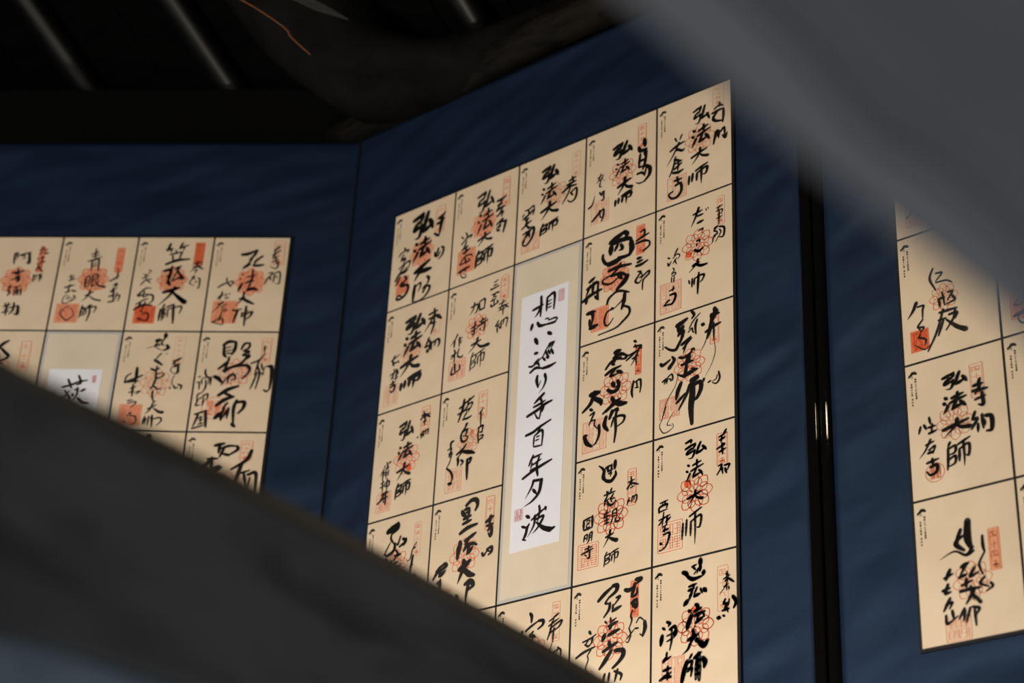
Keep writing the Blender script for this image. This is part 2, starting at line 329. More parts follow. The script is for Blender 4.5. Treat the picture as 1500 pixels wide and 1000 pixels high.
DATA = """
@M00
n93 76 173 94 167 117 160
v85 98 165 87 180 75 196
n93 93 179 107 181 123 184
n69 79 207 77 227 76 246
n38 79 212 94 207 96 216 90 227
n46 103 227 113 220
n54 113 200 119 208 116 220
n46 105 237 113 226 123 230 121 240 112 249 98 253 78 249
n46 104 235 108 233
T139 58 27 71 1
n63 134 54 144 52 153 46
n55 131 66 141 66 152 61
v78 145 58 142 81 139 103
n47 125 88 134 97 138 101
n46 141 134 138 145 134 148
n46 131 147 132 155 140 159 147 150
n46 150 135 156 142 153 157 143 163
n36 38 98 42 106
n36 30 107 22 114
n36 28 108 40 107 52 110 47 115
n36 37 115 32 124 44 125
n36 30 129 44 130 37 138
n39 26 147 42 142 56 141 58 149 50 162
n39 42 145 33 156 30 164
n39 49 155 38 163 50 164
n55 18 175 29 162 44 164 52 163
n47 32 170 25 182 19 187
n47 45 175 52 186 36 189
Q40 196 35 44 2
n39 32 192 49 194
n55 37 198 56 203 59 214 52 226 36 230 26 225 31 219 40 224
F91 128 35
n91 60 30 74 27 87 23
n91 87 23 85 33 82 42
n91 82 42 74 43 68 45
n91 68 45 64 57 74 56 85 54
v91 85 54 84 69 77 83 66 80
n91 102 27 96 49 91 72
n91 91 73 102 70 115 64
n91 108 50 114 62 118 76
n68 72 96 77 102
n68 68 111 73 116
v68 79 123 72 134 66 143
n68 86 103 98 102 111 100
n68 99 91 99 111
n68 82 116 98 114 117 111
n68 98 115 91 127 87 135
n68 87 136 98 134 110 131
n68 105 123 110 131 115 141
@M10
T147 55 19 74 1
n53 123 70 134 71 147 69
n45 125 82 137 83
n45 138 71 131 82 124 92
n52 122 95 132 93 145 93
n37 139 94 131 107 123 109
n45 125 110 140 105 137 116
n45 125 131 141 125 131 138
n37 125 140 136 138 129 148
n44 126 152 134 157
n52 150 133 148 144 144 160
n44 140 131 153 136
n30 27 127 33 135
n30 38 122 45 133
n30 41 134 44 130
n38 28 147 43 138 56 136 53 142
n38 42 145 37 157 30 165
n38 31 162 43 162 47 159
n45 34 173 47 171 53 168
n38 43 159 40 179
n37 26 197 39 185 56 186 61 193
n37 28 199 46 200 55 200 49 192
n37 39 184 46 205
n52 25 217 41 216 56 216
n37 45 213 44 223
f26 37 216 31 226 37 236 47 237 44 229 38 228
Q44 196 49 59 2
F88 117 35
n52 67 39 78 37 88 34
n52 88 34 87 41 84 49
n52 84 49 78 50 73 51
n52 73 51 70 61 78 61 87 58
v52 87 58 86 71 80 82 71 80
n52 100 37 95 55 91 73
n52 91 74 100 71 110 67
n52 105 56 109 65 113 76
n48 75 87 80 94
n48 72 104 76 109
v48 81 116 75 129 70 138
n48 87 96 97 94 109 92
n48 99 83 99 104
n48 84 109 97 107 114 104
n48 97 108 92 121 88 130
n48 88 131 97 129 108 126
n48 103 116 108 126 112 136
n48 75 154 91 151 109 149
v48 94 142 91 154 76 169
r48 93 153 100 161 112 166
v47 79 182 74 189
n47 74 189 73 207 72 221
n47 75 190 89 188 88 198 75 200
n47 75 207 88 204 87 214 74 217
n47 94 188 106 186 118 184
n47 96 196 95 214
n47 96 196 115 193 114 210 108 209
v47 106 186 105 207 104 225
@M20
n43 138 94 156 92
n43 146 87 149 99
n50 133 102 156 102
n36 145 100 135 110 124 112
n50 122 114 138 109 158 113
n36 142 112 135 127 122 143
n43 143 126 157 121 159 136 154 148 143 149 136 141
n35 143 126 150 136
T155 57 21 62 0
n36 23 126 34 127 45 124 47 134
n36 32 128 33 139
n36 16 138 21 133
n44 18 145 31 141 46 135 44 146
n29 27 144 24 151 35 150
n43 16 169 30 162 41 159
n44 31 148 25 165
n43 25 161 35 175 40 174
n43 20 184 31 183 25 196 18 203
n43 20 207 25 199
n50 30 194 44 179 49 187 43 206 29 216 19 209
n43 35 181 38 200
Q41 212 48 43 0
F104 115 31
n64 66 41 76 39 85 37
n64 85 37 84 43 82 48
n64 82 48 76 49 71 51
n64 71 51 68 58 76 58 84 56
v64 84 56 83 66 78 75 70 73
n64 96 39 91 53 88 68
n64 88 69 96 66 105 63
n64 101 54 105 62 108 70
n46 69 86 73 91
n46 66 98 70 102
v46 75 107 69 116 64 123
n46 81 92 90 91 102 89
n46 92 83 92 98
n46 77 102 90 100 107 98
n46 90 101 85 110 81 117
n46 81 117 90 116 101 114
n46 96 107 101 114 105 121
n59 66 144 85 141 107 138
v59 89 129 86 145 67 165
r59 87 144 96 154 110 161
v42 73 177 68 183
n42 68 183 67 194 66 203
n42 69 183 83 182 81 188 69 189
n42 69 194 82 192 81 199 68 201
n42 88 182 100 181 112 179
n42 90 187 89 199
n42 90 187 110 185 108 196 102 195
v42 100 181 99 194 98 206
@M30
T144 55 21 59 1
n75 150 66 152 84
n69 136 79 141 90 156 92
n75 153 95 153 108
n48 140 98 138 116 137 129
n48 141 115 152 116
n41 137 129 150 131
n54 155 106 152 124 147 139
n68 154 137 164 146 163 162 151 174
n47 133 143 144 145 152 155
n34 151 174 139 175 131 170
n40 155 144 151 161
n28 33 116 43 113
n28 41 109 37 120 31 127
n28 38 124 47 123
n28 47 114 40 129 39 140 44 142
n21 49 130 51 131
n35 39 154 43 163
n28 46 155 45 166
n35 50 156 49 176 43 175
v42 12 179 21 174 27 154
n48 22 216 36 207 49 199
n41 41 199 37 208
n41 51 201 50 216 45 227
n27 41 203 43 217 50 216
Q41 201 44 54 0
F96 126 33
n64 72 55 83 53 94 51
n64 94 51 92 56 90 61
n64 90 61 83 62 78 63
n64 78 63 75 71 83 70 92 69
v64 92 69 91 78 86 86 77 84
n64 106 53 100 66 96 80
n64 96 80 106 78 116 75
n64 111 67 115 74 119 82
n41 82 98 86 102
n41 79 108 83 111
v41 87 116 82 123 78 129
n41 92 103 100 102 110 100
n41 102 95 102 108
n41 89 111 100 110 114 108
n41 100 110 96 118 92 124
n41 92 124 100 123 110 121
n41 105 116 110 121 113 128
n60 85 157 100 154 117 151
v60 103 142 100 158 85 176
r60 102 156 108 166 120 173
n47 80 186 79 199
n47 88 185 87 197
n47 95 183 107 181 121 180
n47 97 188 96 199
n47 97 188 118 185 117 194 111 194
v47 107 181 107 195 106 207
@M40
n39 139 59 152 56 161 62
n39 152 50 153 60
n46 134 67 148 67 161 69
n46 161 69 161 85 159 101
n52 148 67 137 79 142 89 158 97
n46 143 116 140 130 137 143
n46 142 116 147 116 146 129
n39 151 118 149 134
n45 154 122 162 117 164 136
n45 159 133 165 142 169 132
T149 30 26 47 0
n33 45 93 50 104
n33 62 93 57 103
n47 34 119 50 114 68 113
v40 55 109 44 128 26 151
n47 50 117 62 125 68 123
n40 50 125 62 130
n46 44 144 60 156
n40 47 139 41 163 32 180
n40 47 156 62 155
n46 44 168 62 161
n53 41 175 54 180 65 179
n40 54 158 52 174
n46 44 196 62 199
n46 51 190 54 208
n52 47 208 59 209 61 227 51 237 38 234 31 222 41 219
Q50 214 46 54 0
F104 117 34
n46 90 46 99 44 108 42
n46 108 42 106 48 104 53
n46 104 53 99 54 95 55
n46 95 55 92 63 99 62 106 60
v46 106 60 106 70 101 79 93 77
n46 117 44 113 58 110 72
n46 110 72 117 70 126 67
n46 122 58 125 66 128 74
n51 90 92 94 97
n51 87 105 91 110
v51 96 115 90 125 85 132
n51 102 99 112 97 124 95
n51 114 89 114 105
n51 99 110 112 108 129 105
n51 112 108 107 119 103 126
n51 103 126 112 125 123 122
n51 118 115 123 122 127 131
n48 85 155 102 152 121 150
v48 106 142 103 155 86 172
r48 104 154 112 163 124 169
n45 80 196 78 215
n45 88 194 86 212
n45 95 191 109 188 123 186
n45 98 198 97 215
n45 98 198 121 194 119 208 112 208
v45 109 188 108 210 108 228
@M01
n45 128 44 143 44 153 44
n45 143 36 146 55
n45 129 55 142 56 158 57
v45 142 52 132 68 118 83
n60 150 55 165 70
n45 134 68 149 72
n45 144 58 144 78 138 95
n44 133 103 130 112 123 122
n44 123 122 137 123
n44 136 111 138 120 134 139
n44 130 131 130 138
n44 142 118 141 131 142 136
n44 144 120 161 119 164 131 161 137
n37 153 118 151 131
T149 66 25 69 0
n30 28 128 51 122
n38 37 119 32 131 38 137 48 138
n38 33 138 37 143
n30 48 136 51 142
n30 38 152 41 161
n30 27 163 41 161 36 166 31 174
n30 35 164 37 176
n30 41 161 51 159
n30 44 155 51 167 40 170
n30 46 156 47 183
n30 41 177 52 176
n37 30 187 45 185
n37 37 180 40 192
n45 31 194 44 193 43 204 36 207 31 201
Q35 214 40 48 0
F86 122 30
n73 63 41 76 39 89 37
n73 89 37 87 43 84 48
n73 84 48 76 49 70 51
n73 70 51 66 58 76 58 87 56
v73 87 56 86 66 79 76 68 73
n73 103 39 97 53 92 68
n73 92 69 103 67 115 63
n73 109 54 114 62 118 71
n65 67 82 72 87
n65 63 96 68 101
v65 74 107 67 118 62 126
n65 81 89 92 87 106 85
n65 94 78 94 96
n65 77 101 92 99 112 96
n65 92 99 86 111 81 119
n65 81 119 92 117 105 115
n65 99 107 105 115 110 124
n72 58 150 80 146 105 143
v72 85 133 80 151 59 173
r72 83 149 92 161 109 168
n68 63 192 62 207
n68 74 190 72 205
n68 82 188 99 186 117 184
n68 86 194 85 207
n68 86 194 114 191 112 202 103 202
v68 99 186 98 203 97 217
@M11
n36 68 63 86 64 85 78 79 83
v36 77 56 74 70 65 82
n36 90 62 92 82
n36 91 60 105 60 104 81
n36 92 81 106 82
n36 72 116 86 114
n36 82 104 80 133 74 130
n36 72 124 89 123
n36 94 111 112 109
n36 102 104 99 116
n43 90 120 116 115
n36 109 119 108 132 105 138
n29 95 128 99 132
n43 75 158 100 156
v43 92 147 86 161 68 174
r57 90 161 102 173 122 177
n29 128 23 139 21
n29 127 30 138 31
n36 120 37 142 37
n25 120 43 119 48
n29 123 51 141 52 140 55
v29 136 50 124 63
n25 128 53 133 60 138 61
n36 122 66 135 65
n29 131 69 130 77
n36 122 74 125 80 143 77
n29 139 71 141 79
P157 45 22 60 1
n28 145 85 163 84
n28 144 93 170 94
n28 156 78 151 95 144 101
n35 159 92 170 103
n28 150 101 163 100
n28 157 95 156 115
n32 146 124 139 134 148 133
n32 148 132 142 143
n32 143 140 144 152
n28 149 140 151 146
n32 153 129 153 146
n32 153 129 169 128 167 148
n28 161 128 158 138
v33 35 122 28 132 15 143
n36 28 133 27 150
n29 38 136 49 135
n32 41 131 41 154
n25 42 141 47 141
n25 42 146 48 146
n32 28 156 32 163
n32 21 168 38 166
n32 30 160 30 187
n29 29 170 20 175
n32 41 159 39 176 51 183 52 179
n43 32 191 34 210
n36 26 198 25 214 47 211
n36 46 200 47 213
Q39 207 44 46 1
F87 119 30
v29 81 179 77 187
n29 77 187 76 205 75 219
n29 77 188 89 186 88 196 78 198
n29 77 205 88 202 87 212 77 215
n29 93 186 103 184 113 182
n29 95 194 95 212
n29 95 194 111 191 110 208 105 207
v29 103 184 103 205 102 223
@M31
n101 70 31 85 27 104 22
n80 104 22 111 31 106 37
n94 72 40 71 59
n80 77 37 96 38 116 44 123 54
n99 121 54 123 71 118 83
n72 118 83 103 81 90 75
n60 89 43 81 56
n60 96 48 100 59 93 60
n54 52 52 52 62 61 76 77 78 97 77
n66 65 82 83 84 100 82
n66 67 96 90 98 122 107
n46 97 92 87 103 71 110
n59 74 111 97 116 114 130
n40 77 109 55 111 54 119 71 128 88 124 97 118
n98 114 130 105 140 88 149
n66 91 117 101 130
n52 65 171 70 160 85 154
n46 68 160 88 154 105 161 118 170
n71 108 167 106 185 101 200
v32 109 173 99 182 87 188 79 192
n45 107 196 119 206 119 220 103 230 87 236 46 235
n39 76 186 80 189 66 190 60 204 62 217 70 221 81 211
T144 52 21 68 2
n39 144 35 153 33 153 44 146 47
n46 134 50 149 48 164 47
n46 133 56 153 59 166 67
n39 166 68 165 77 150 82 156 79
n52 137 93 147 95
n46 137 102 150 102
n52 134 109 147 111 162 109
n39 139 124 146 128 138 136 133 144 141 151 149 146
n26 146 129 149 137 141 140
n39 147 142 164 135 165 142 152 150 150 171
n60 20 109 33 104
n67 15 123 34 118 42 119
v53 22 119 11 141
n53 30 115 28 140
n46 42 121 41 145 43 161
n67 4 147 24 141 51 140
n60 14 145 13 156
n53 35 149 43 160
n73 17 181 36 184
v59 30 186 31 198 28 216
n78 25 218 43 218
n52 23 198 25 218
Q48 203 42 52 2
F81 117 35
@M41
n38 89 39 110 38
v45 102 29 94 48 84 65
n38 99 47 112 48
n44 99 63 113 63
f22 118 36 120 42
f22 123 35 124 39
n31 101 82 111 81 111 86
n38 97 103 105 103
n31 104 104 104 110
n50 92 121 102 128 112 125
n31 97 109 97 115
n50 88 155 103 153
v44 100 146 96 155 79 166
n50 97 156 107 163 121 166
n31 79 183 81 192
n37 87 183 86 201
n31 92 185 91 199
n37 94 185 105 184 114 187 110 196 105 199
n43 102 177 100 199 99 222
T153 52 16 64 0
n25 143 44 157 43
n25 150 42 145 53
n25 142 51 156 53 154 62
n31 146 61 152 60
n25 143 68 156 68
n31 149 53 148 83
n31 137 87 146 86 137 92 144 99 138 108
n28 133 117 137 104 146 103
n37 149 89 160 97 158 115 149 113
n25 149 95 152 104 140 119
n32 30 117 35 121
n32 30 129 32 136 38 129
n32 53 107 45 119
n25 42 124 51 119 58 125 53 131
n25 50 127 42 136
n25 46 129 50 141
n25 42 146 45 152 39 157
n25 39 159 47 158 48 163 42 164 39 162
n25 39 166 39 177
n25 45 167 44 180
n31 34 194 47 194
n31 44 188 42 198
n44 36 204 47 206 48 215 41 225 30 223 22 222
n37 22 221 31 215 36 215
Q37 209 49 66 0
F99 113 35
@M02
T141 51 24 65 1
n36 131 36 144 36
n36 136 28 138 45
n36 128 44 140 39 154 40
n43 142 38 154 48
n36 136 52 145 52
n36 141 42 139 61
n32 138 74 131 81 139 82
n35 137 81 132 89
n35 122 91 125 90
n32 140 77 139 88
n35 140 77 151 76 151 87
n28 146 76 145 85
n36 42 123 45 134 41 135
n29 37 128 35 133
n36 48 126 54 126
v29 34 136 24 149
n29 38 139 49 137
n36 34 141 32 158
n32 37 145 42 145 42 159
n29 37 150 43 150
n32 48 143 47 155
n29 29 167 39 166
n32 34 160 35 189
n29 28 176 40 174
n32 41 171 52 169 52 180 42 179
n28 41 173 42 179
n32 46 161 47 191
n43 34 194 53 194
n42 45 191 32 206
n43 24 211 39 205 52 205
n42 46 196 46 221
n28 40 210 42 215
Q41 213 39 45 1
F96 127 35
n53 70 44 79 42 88 39
n53 88 39 87 46 85 51
n53 85 51 79 52 75 53
n53 75 53 72 61 79 61 87 59
v53 87 59 86 69 82 79 74 76
n53 98 42 94 56 91 71
n53 91 72 98 70 107 66
n53 103 57 106 65 109 74
n49 75 94 79 98
n49 72 105 76 109
v49 81 113 75 121 71 127
n49 87 99 96 98 107 97
n49 97 91 97 105
n49 83 109 96 107 112 105
n49 96 107 91 116 87 122
n49 87 122 96 121 106 119
n49 102 113 106 119 110 126
n52 73 151 88 149 106 146
v52 92 137 89 152 74 170
r52 90 151 97 160 108 167
v42 79 180 75 186
n42 75 186 74 200 73 212
n42 75 187 88 185 86 193 76 194
n42 75 200 87 198 86 206 75 208
n42 92 185 102 183 113 182
n42 94 191 93 206
n42 94 191 110 189 109 203 104 202
v42 102 183 102 201 101 214
@M12
n42 54 45 68 41
n49 66 29 63 49 53 76
n42 51 58 69 55 79 44
n42 68 39 81 36 92 32
v35 80 33 74 49
n35 73 50 81 45 89 47 79 63
n35 73 58 86 55
n41 65 75 78 77 88 76
n35 75 62 67 72
n55 75 91 79 89
n41 76 93 69 101 63 111 67 125 77 128 81 120 68 113
n48 66 103 78 102
n41 80 102 76 115
n48 55 150 71 144 79 136
v41 71 144 66 152 54 163
n68 73 151 88 158 102 166
n48 58 166 60 176 59 184
n41 67 167 73 174 67 179
n47 84 174 94 174 90 183 82 184
n54 84 173 85 194 86 218
T116 58 24 62 1
n34 109 81 114 77 118 70
n34 113 79 114 110
n41 108 113 120 112 119 124
n34 110 115 109 133 111 149
n34 114 125 121 126
n34 115 133 122 134 120 142
n34 110 143 120 138
n48 37 132 38 123 45 122
n34 30 137 39 136 38 145 33 153
n34 39 135 37 157
n31 33 147 42 148 39 161
n27 39 161 36 169 29 178
n41 30 178 42 191 47 206 44 215
n61 38 216 46 218
Q50 211 42 51 1
F84 133 29
@M32
n76 87 38 101 39
n51 66 65 77 56 90 54 103 55
n63 90 42 87 59
n57 84 49 102 48 115 57
n50 115 57 113 62 102 60
n38 94 56 103 58
n51 81 60 87 65
n57 66 78 81 74 102 74
n50 91 74 78 85 94 88
n63 94 82 106 91
n75 83 103 88 113
n63 72 113 82 122 95 123 101 115
n62 95 103 98 112 92 117
n68 69 158 89 149 102 145
n68 82 134 86 148 62 160
n87 89 146 102 156 117 161
n68 70 170 66 186 75 202
n49 83 162 78 178 86 166 96 164 98 170
n49 96 163 92 182 93 208 90 233
n43 87 180 103 182 113 188 110 198 97 202
n37 87 182 82 197
n44 133 26 138 31
n38 132 39 148 43 150 51
n38 135 36 139 44
n38 115 61 126 57 145 49
n38 115 52 132 52 150 48
v37 145 46 136 65 125 78
n37 129 64 142 62
n31 137 59 139 81
n43 133 114 129 134 131 148
n37 137 118 148 117 150 131 148 145
n31 140 119 142 132
n28 137 130 145 133
T143 71 14 63 2
n95 31 115 53 118
n70 40 112 32 133 13 145
n82 40 126 55 139 57 147
n50 31 146 37 151
n38 31 159 41 157 35 169 29 179
n31 35 173 43 174 42 184 49 195
n50 18 198 26 200
v50 53 190 54 209 46 225 33 228
n69 19 200 25 216 37 228
Q43 206 57 66 0
F90 118 37
@M42
n86 52 20 61 19 75 15
n73 55 24 58 33 63 29
n73 66 28 55 43
n67 57 40 66 39 61 57
n55 66 48 57 61 49 71 36 67 25 58
n49 85 3 91 14 86 20
n30 80 39 89 27 105 17
n42 98 28 94 39 95 58
n30 78 46 86 41 88 49 91 53
n61 63 66 77 62 83 58
n42 66 76 77 67 86 62
v42 74 67 66 88
n48 58 91 68 96 83 93 86 85
n42 89 86 92 91
n54 63 110 78 110 89 112
n84 80 98 74 113
n60 74 113 72 128 68 135 54 126
n72 68 136 83 134 97 133
n42 86 127 98 135
n71 84 151 98 151 92 157
n71 62 155 55 169 51 185
n53 52 185 62 179 71 173
n53 81 159 74 177 57 201
n100 87 155 87 181 84 209 86 243
n71 89 164 104 164 106 178 98 193 89 196
n23 106 176 115 160
n41 112 161 113 166
n66 129 28 144 22
n78 137 14 138 25 126 47
n60 129 25 147 29
n54 117 56 135 52 150 51
n66 132 29 126 56 120 71
f18 120 69 115 82 107 95
n36 135 44 135 80
f12 135 80 138 104 131 128 116 152
n60 109 44 114 47
n23 142 162 139 170 131 172
n35 122 172 128 170
n35 145 156 147 170 140 179 131 175
T136 55 20 67 1
n55 15 92 21 96 37 89
r67 41 83 46 93 35 106
n42 20 134 29 132 24 140
n30 32 129 41 127 43 139 37 140
n30 32 129 29 142
n30 35 134 40 138
f15 55 131 49 153 31 179 22 205 19 219
n24 28 190 20 211
f18 19 216 14 229 22 244 34 244 45 237 42 229
f15 45 206 31 228 37 232 42 234
Q36 195 45 42 0
F80 118 34
@M03
n118 62 28 75 25 88 20
n90 88 19 87 29 73 36
n41 73 36 72 47 83 64
n62 84 62 82 76 66 82 57 77
n34 56 76 72 53
n41 98 51 92 67 89 64
n48 97 74 113 68 114 61
n55 105 59 113 67 108 75
n48 61 88 65 96
n54 86 90 102 92
n41 88 78 93 88 83 100
n41 78 108 96 106
n47 87 119 103 117
T144 65 18 73 0
n27 143 74 133 88 129 105 120 107
n27 137 86 142 84
n47 136 100 133 120 130 134
n27 129 122 138 121
n40 131 135 130 149
n33 136 152 144 149 147 155
n54 77 99 73 116 66 138
n54 68 150 104 140
v54 92 132 87 154 66 168
n60 85 154 110 171
n47 71 177 70 203
n47 89 181 89 213
n47 82 183 104 184 103 204
F89 111 34
Q44 175 38 39 0
@M13
n73 90 22 103 16 116 21 119 33 114 42
n73 80 31 84 39 91 46
n59 87 30 99 31
n46 91 38 100 39
n46 99 33 98 43 94 60
n59 85 50 104 49
n59 84 60 105 59
n72 78 78 97 73 121 74
n72 78 97 81 96
n91 81 101 77 111 75 131
n65 92 99 109 95 119 92
n52 106 96 92 106
n65 99 108 90 120
n58 96 113 112 112 123 119
n64 103 129 113 119
n52 105 109 99 131
n97 82 156 99 151 109 146
n84 92 140 94 152
v77 93 155 87 168 79 185
n90 95 161 108 175 121 182
n64 63 204 68 215 65 220
n64 78 209 82 221
n76 99 193 111 190 120 202 107 208
v63 108 195 104 214 102 242
T152 53 22 71 1
n65 144 70 162 64
n64 155 61 153 76
n51 146 79 162 80
n58 150 90 157 83 159 98 156 105 151 96
n45 138 133 142 140 150 133
n51 150 130 161 129 162 139 154 143
n32 150 133 162 139
n52 22 148 32 142 47 138
n59 32 142 14 163
n59 42 138 48 145 33 151 30 162
n33 34 148 34 164
n39 33 157 47 154
n52 34 162 45 156
n52 26 175 34 171
n45 21 181 27 193
n45 31 179 37 197
n39 34 168 36 186
Q43 213 36 38 1
F92 131 37
@M33
r43 56 16 64 24 69 33
n61 69 30 67 44 73 54
n60 73 54 85 59 95 51 95 43
n60 94 21 93 37
n42 72 27 84 26
n42 76 27 78 37
n36 77 37 89 36
n36 86 25 85 39
n36 79 42 85 42 83 48
n42 76 78 80 82
n36 87 75 84 82
n36 70 83 95 84
n36 78 86 72 96 81 94
n36 91 88 85 96 94 97
n36 72 99 71 104
n42 78 99 82 107 91 109 94 106
n30 86 100 88 103
n30 96 103 97 106
n30 71 122 84 121
n30 78 116 71 129
n30 70 129 84 128
n30 77 125 77 144
n30 72 135 83 135
n30 72 142 84 142
n30 90 123 90 139
n30 90 123 99 122 99 140
n24 91 128 99 129
n24 91 134 99 134
n29 90 139 86 147
n35 97 140 98 147 106 147 107 142
f18 104 137 115 120
n41 76 170 93 168
v41 86 159 83 171 71 188
r59 83 172 91 179 101 185
T133 83 20 74 1
n30 125 71 139 70
n30 131 62 133 80
n30 122 82 133 75
n35 133 75 148 84
n35 132 71 123 85
n27 130 84 139 83
n26 128 103 124 110 130 109
n26 128 108 122 115
n26 135 102 133 114
n29 135 104 144 104 144 114 140 118
n26 139 104 138 111
n42 24 124 24 143
n36 24 124 43 123
n42 44 122 44 145
n36 25 144 44 145
n24 30 128 38 128 37 132 31 132
n24 31 135 38 135
n24 31 135 31 141 39 141
n30 27 156 25 168
n30 27 156 33 156 32 167
n24 27 162 32 162
n30 38 156 37 168 33 173
n30 38 156 44 155 43 172
n24 38 160 43 160
n24 38 164 44 164
n30 29 184 45 184
n35 37 180 36 190
n36 21 191 47 189
n35 40 191 39 204 34 203
n27 29 195 33 199
Q36 199 47 49 1
F86 130 38
v29 79 201 75 206
n29 75 206 75 217 73 227
n29 76 207 86 206 85 212 76 213
n29 76 217 85 216 84 222 75 224
n29 89 206 97 204 106 203
n29 91 211 90 222
n29 91 211 104 209 103 219 99 219
v29 97 204 97 218 96 229
@M43
n46 73 23 84 22 84 27
T151 57 23 64 1
n34 145 31 161 28
n40 160 22 154 29
n40 146 38 158 36
n34 151 31 149 44
n39 140 53 156 50 151 46
n39 145 61 159 59
n39 151 47 152 68
n34 143 88 150 88 146 95
n33 140 104 147 97 153 96
n33 150 91 152 107
n39 156 92 166 94 162 103
n39 157 98 160 109
n29 17 131 34 131
n23 23 131 22 140
n29 28 131 28 140
n40 15 149 16 139 32 138 31 145
n29 16 148 33 148
n34 15 164 39 162
n28 25 152 22 178
n34 15 173 25 165
n34 33 161 31 180
n40 30 172 40 167
n28 22 181 33 178
n40 24 188 36 188
n34 28 182 27 192
n39 25 196 37 196 37 205 30 220 18 225
n45 18 210 21 213
n22 17 222 15 224
Q39 202 53 57 1
F92 129 37
n45 72 35 83 33 93 32
n45 93 32 92 36 89 40
n45 89 40 83 40 78 41
n45 78 41 75 46 83 46 92 45
v45 92 45 91 51 86 58 77 56
n45 105 34 100 43 96 53
n45 96 53 105 52 114 49
n45 109 43 114 49 117 54
n39 77 69 81 73
n39 74 80 78 84
v39 82 88 77 97 73 103
n39 88 74 96 73 106 72
n39 97 66 97 80
n39 84 84 96 82 111 80
n39 96 83 91 91 88 97
n39 88 98 96 96 106 94
n39 101 88 106 94 109 101
n46 77 136 91 134 107 132
v46 94 126 91 136 78 149
r46 93 135 99 142 109 147
n38 67 180 65 210
n38 75 176 73 206
n38 81 172 93 168 107 164
n38 84 183 83 210
n38 84 183 105 178 103 199 97 199
v38 93 168 93 202 92 230
@M24
n50 85 32 89 39 89 51
n42 76 64 88 59 106 54
n50 106 54 116 57 116 65 105 70
n50 68 62 64 73
n37 73 74 78 78 74 81
n41 94 71 86 77 94 81 90 88
n41 93 77 100 84
T146 60 18 77 0
n37 142 51 153 47
n29 131 55 148 50
n33 130 64 153 57
n25 142 51 138 63
n37 134 70 159 63 156 72 145 77
n37 138 59 134 76 128 90
n33 135 79 145 74
n33 143 72 141 86 141 99
n16 139 100 134 116
n32 145 118 147 120
n24 147 119 154 116 149 125
n32 153 113 160 121 160 134
n33 88 91 80 108
n41 76 118 98 115
v41 89 110 81 127
n45 87 126 104 140
F98 111 29
@M34
n63 63 36 77 27 95 19
n68 95 18 104 21 102 31 86 38
n39 86 38 79 46 89 50
n48 89 49 87 61 76 72
n43 103 44 111 45 99 56
n39 96 55 95 66
n53 95 67 114 64
n34 79 81 83 86
n34 91 78 92 88
n34 90 87 104 83
n53 87 93 107 91
n48 89 99 94 95
n62 87 110 99 108 111 107
n57 76 137 93 133 108 130
n62 89 123 91 132
n71 94 141 81 156 69 167
n71 103 144 119 149 120 159 111 168 98 175
n72 79 106 74 116
n42 81 180 77 194
n42 91 182 89 197
n42 102 182 117 193 115 203
n42 109 181 103 201
n63 122 27 131 31 144 28
n67 146 16 157 19 148 24
n62 144 23 140 36 137 46
n48 139 47 148 44 149 33
n62 137 58 148 54
n71 140 61 147 69
n43 148 53 149 67 145 72
n33 139 72 136 82 138 91 132 105
n28 132 103 136 117 131 129 126 127
n28 128 122 146 108
n33 146 109 153 111
n28 148 99 155 92 165 101
n61 166 103 167 116 162 129
n23 156 123 162 129
T143 52 18 71 2
n44 44 90 48 96
n34 30 111 46 110 60 106
n34 35 117 43 123 51 118
n29 43 110 36 119
n39 52 109 50 120
n44 16 136 33 131 57 129
n29 49 132 41 140
n24 41 140 43 149 38 162 41 169
Q33 191 42 41 1
F91 119 37
@M44
n66 67 20 74 25 78 33
n60 78 33 89 41 107 42
n65 111 34 110 41
n71 104 9 104 21
n54 104 21 103 31
n38 86 17 96 16
n38 89 19 94 25
n33 91 32 100 25 97 33
n43 80 52 96 52
n38 91 53 89 58
n49 79 59 91 59
n49 87 62 80 77
n76 77 77 70 83
n38 97 59 90 72
n54 91 74 103 73
n64 111 67 116 74
n38 104 64 108 74
n54 80 96 83 100
n80 86 106 79 120 76 129
n59 94 90 98 94 97 103
n54 91 102 106 100
n59 91 110 113 109
n43 101 107 96 121
n59 94 124 110 118
n37 110 111 112 119
n64 78 150 100 146
n58 88 134 90 147 83 158
v48 83 158 77 167 66 172
n69 94 153 102 162
n95 102 162 111 170 119 164
n42 86 178 81 185
n74 77 187 72 198 67 214 65 224
n47 79 191 86 190 84 200 76 201
n47 77 206 86 203 84 217
n63 91 187 105 181
n63 97 190 94 226
n78 108 192 113 201 111 210
n47 95 195 108 194
n73 100 181 101 230
n49 34 110 40 115 37 119
n43 25 118 30 123
n65 24 132 21 149
n54 40 126 50 124 54 133
n75 53 132 50 142
n32 34 136 51 135
n32 34 146 49 144
n38 44 124 44 146 40 164
n59 27 181 34 174
n37 34 166 33 176
n37 33 179 43 176
n48 27 197 43 197
n43 36 192 35 216
n53 20 212 43 205
n64 29 208 43 213
T150 71 22 83 0
n37 157 46 162 49
n27 159 42 158 55
n32 152 54 165 51
n37 155 59 162 55
n37 162 56 173 67
v27 161 57 154 70 142 79
n27 152 68 162 66
n27 158 63 158 77
n26 162 71 163 77
n42 155 92 152 99 160 100
n47 159 101 153 110
n42 149 111 163 112
n31 159 108 160 118
n32 163 95 161 106
n58 170 92 177 104 172 114
n58 139 120 145 123
n37 150 120 154 123
Q47 201 47 47 0
F93 128 37
@M21c
n62 58 126 84 124
n62 78 102 79 120 78 149
v55 77 129 70 140 62 145
n55 94 114 93 143
n62 94 112 112 109 112 146
n31 98 122 106 121
n31 97 130 106 129
n31 97 137 106 137
n75 58 160 55 172
n68 71 161 78 171 95 175
n54 95 175 115 178 121 173
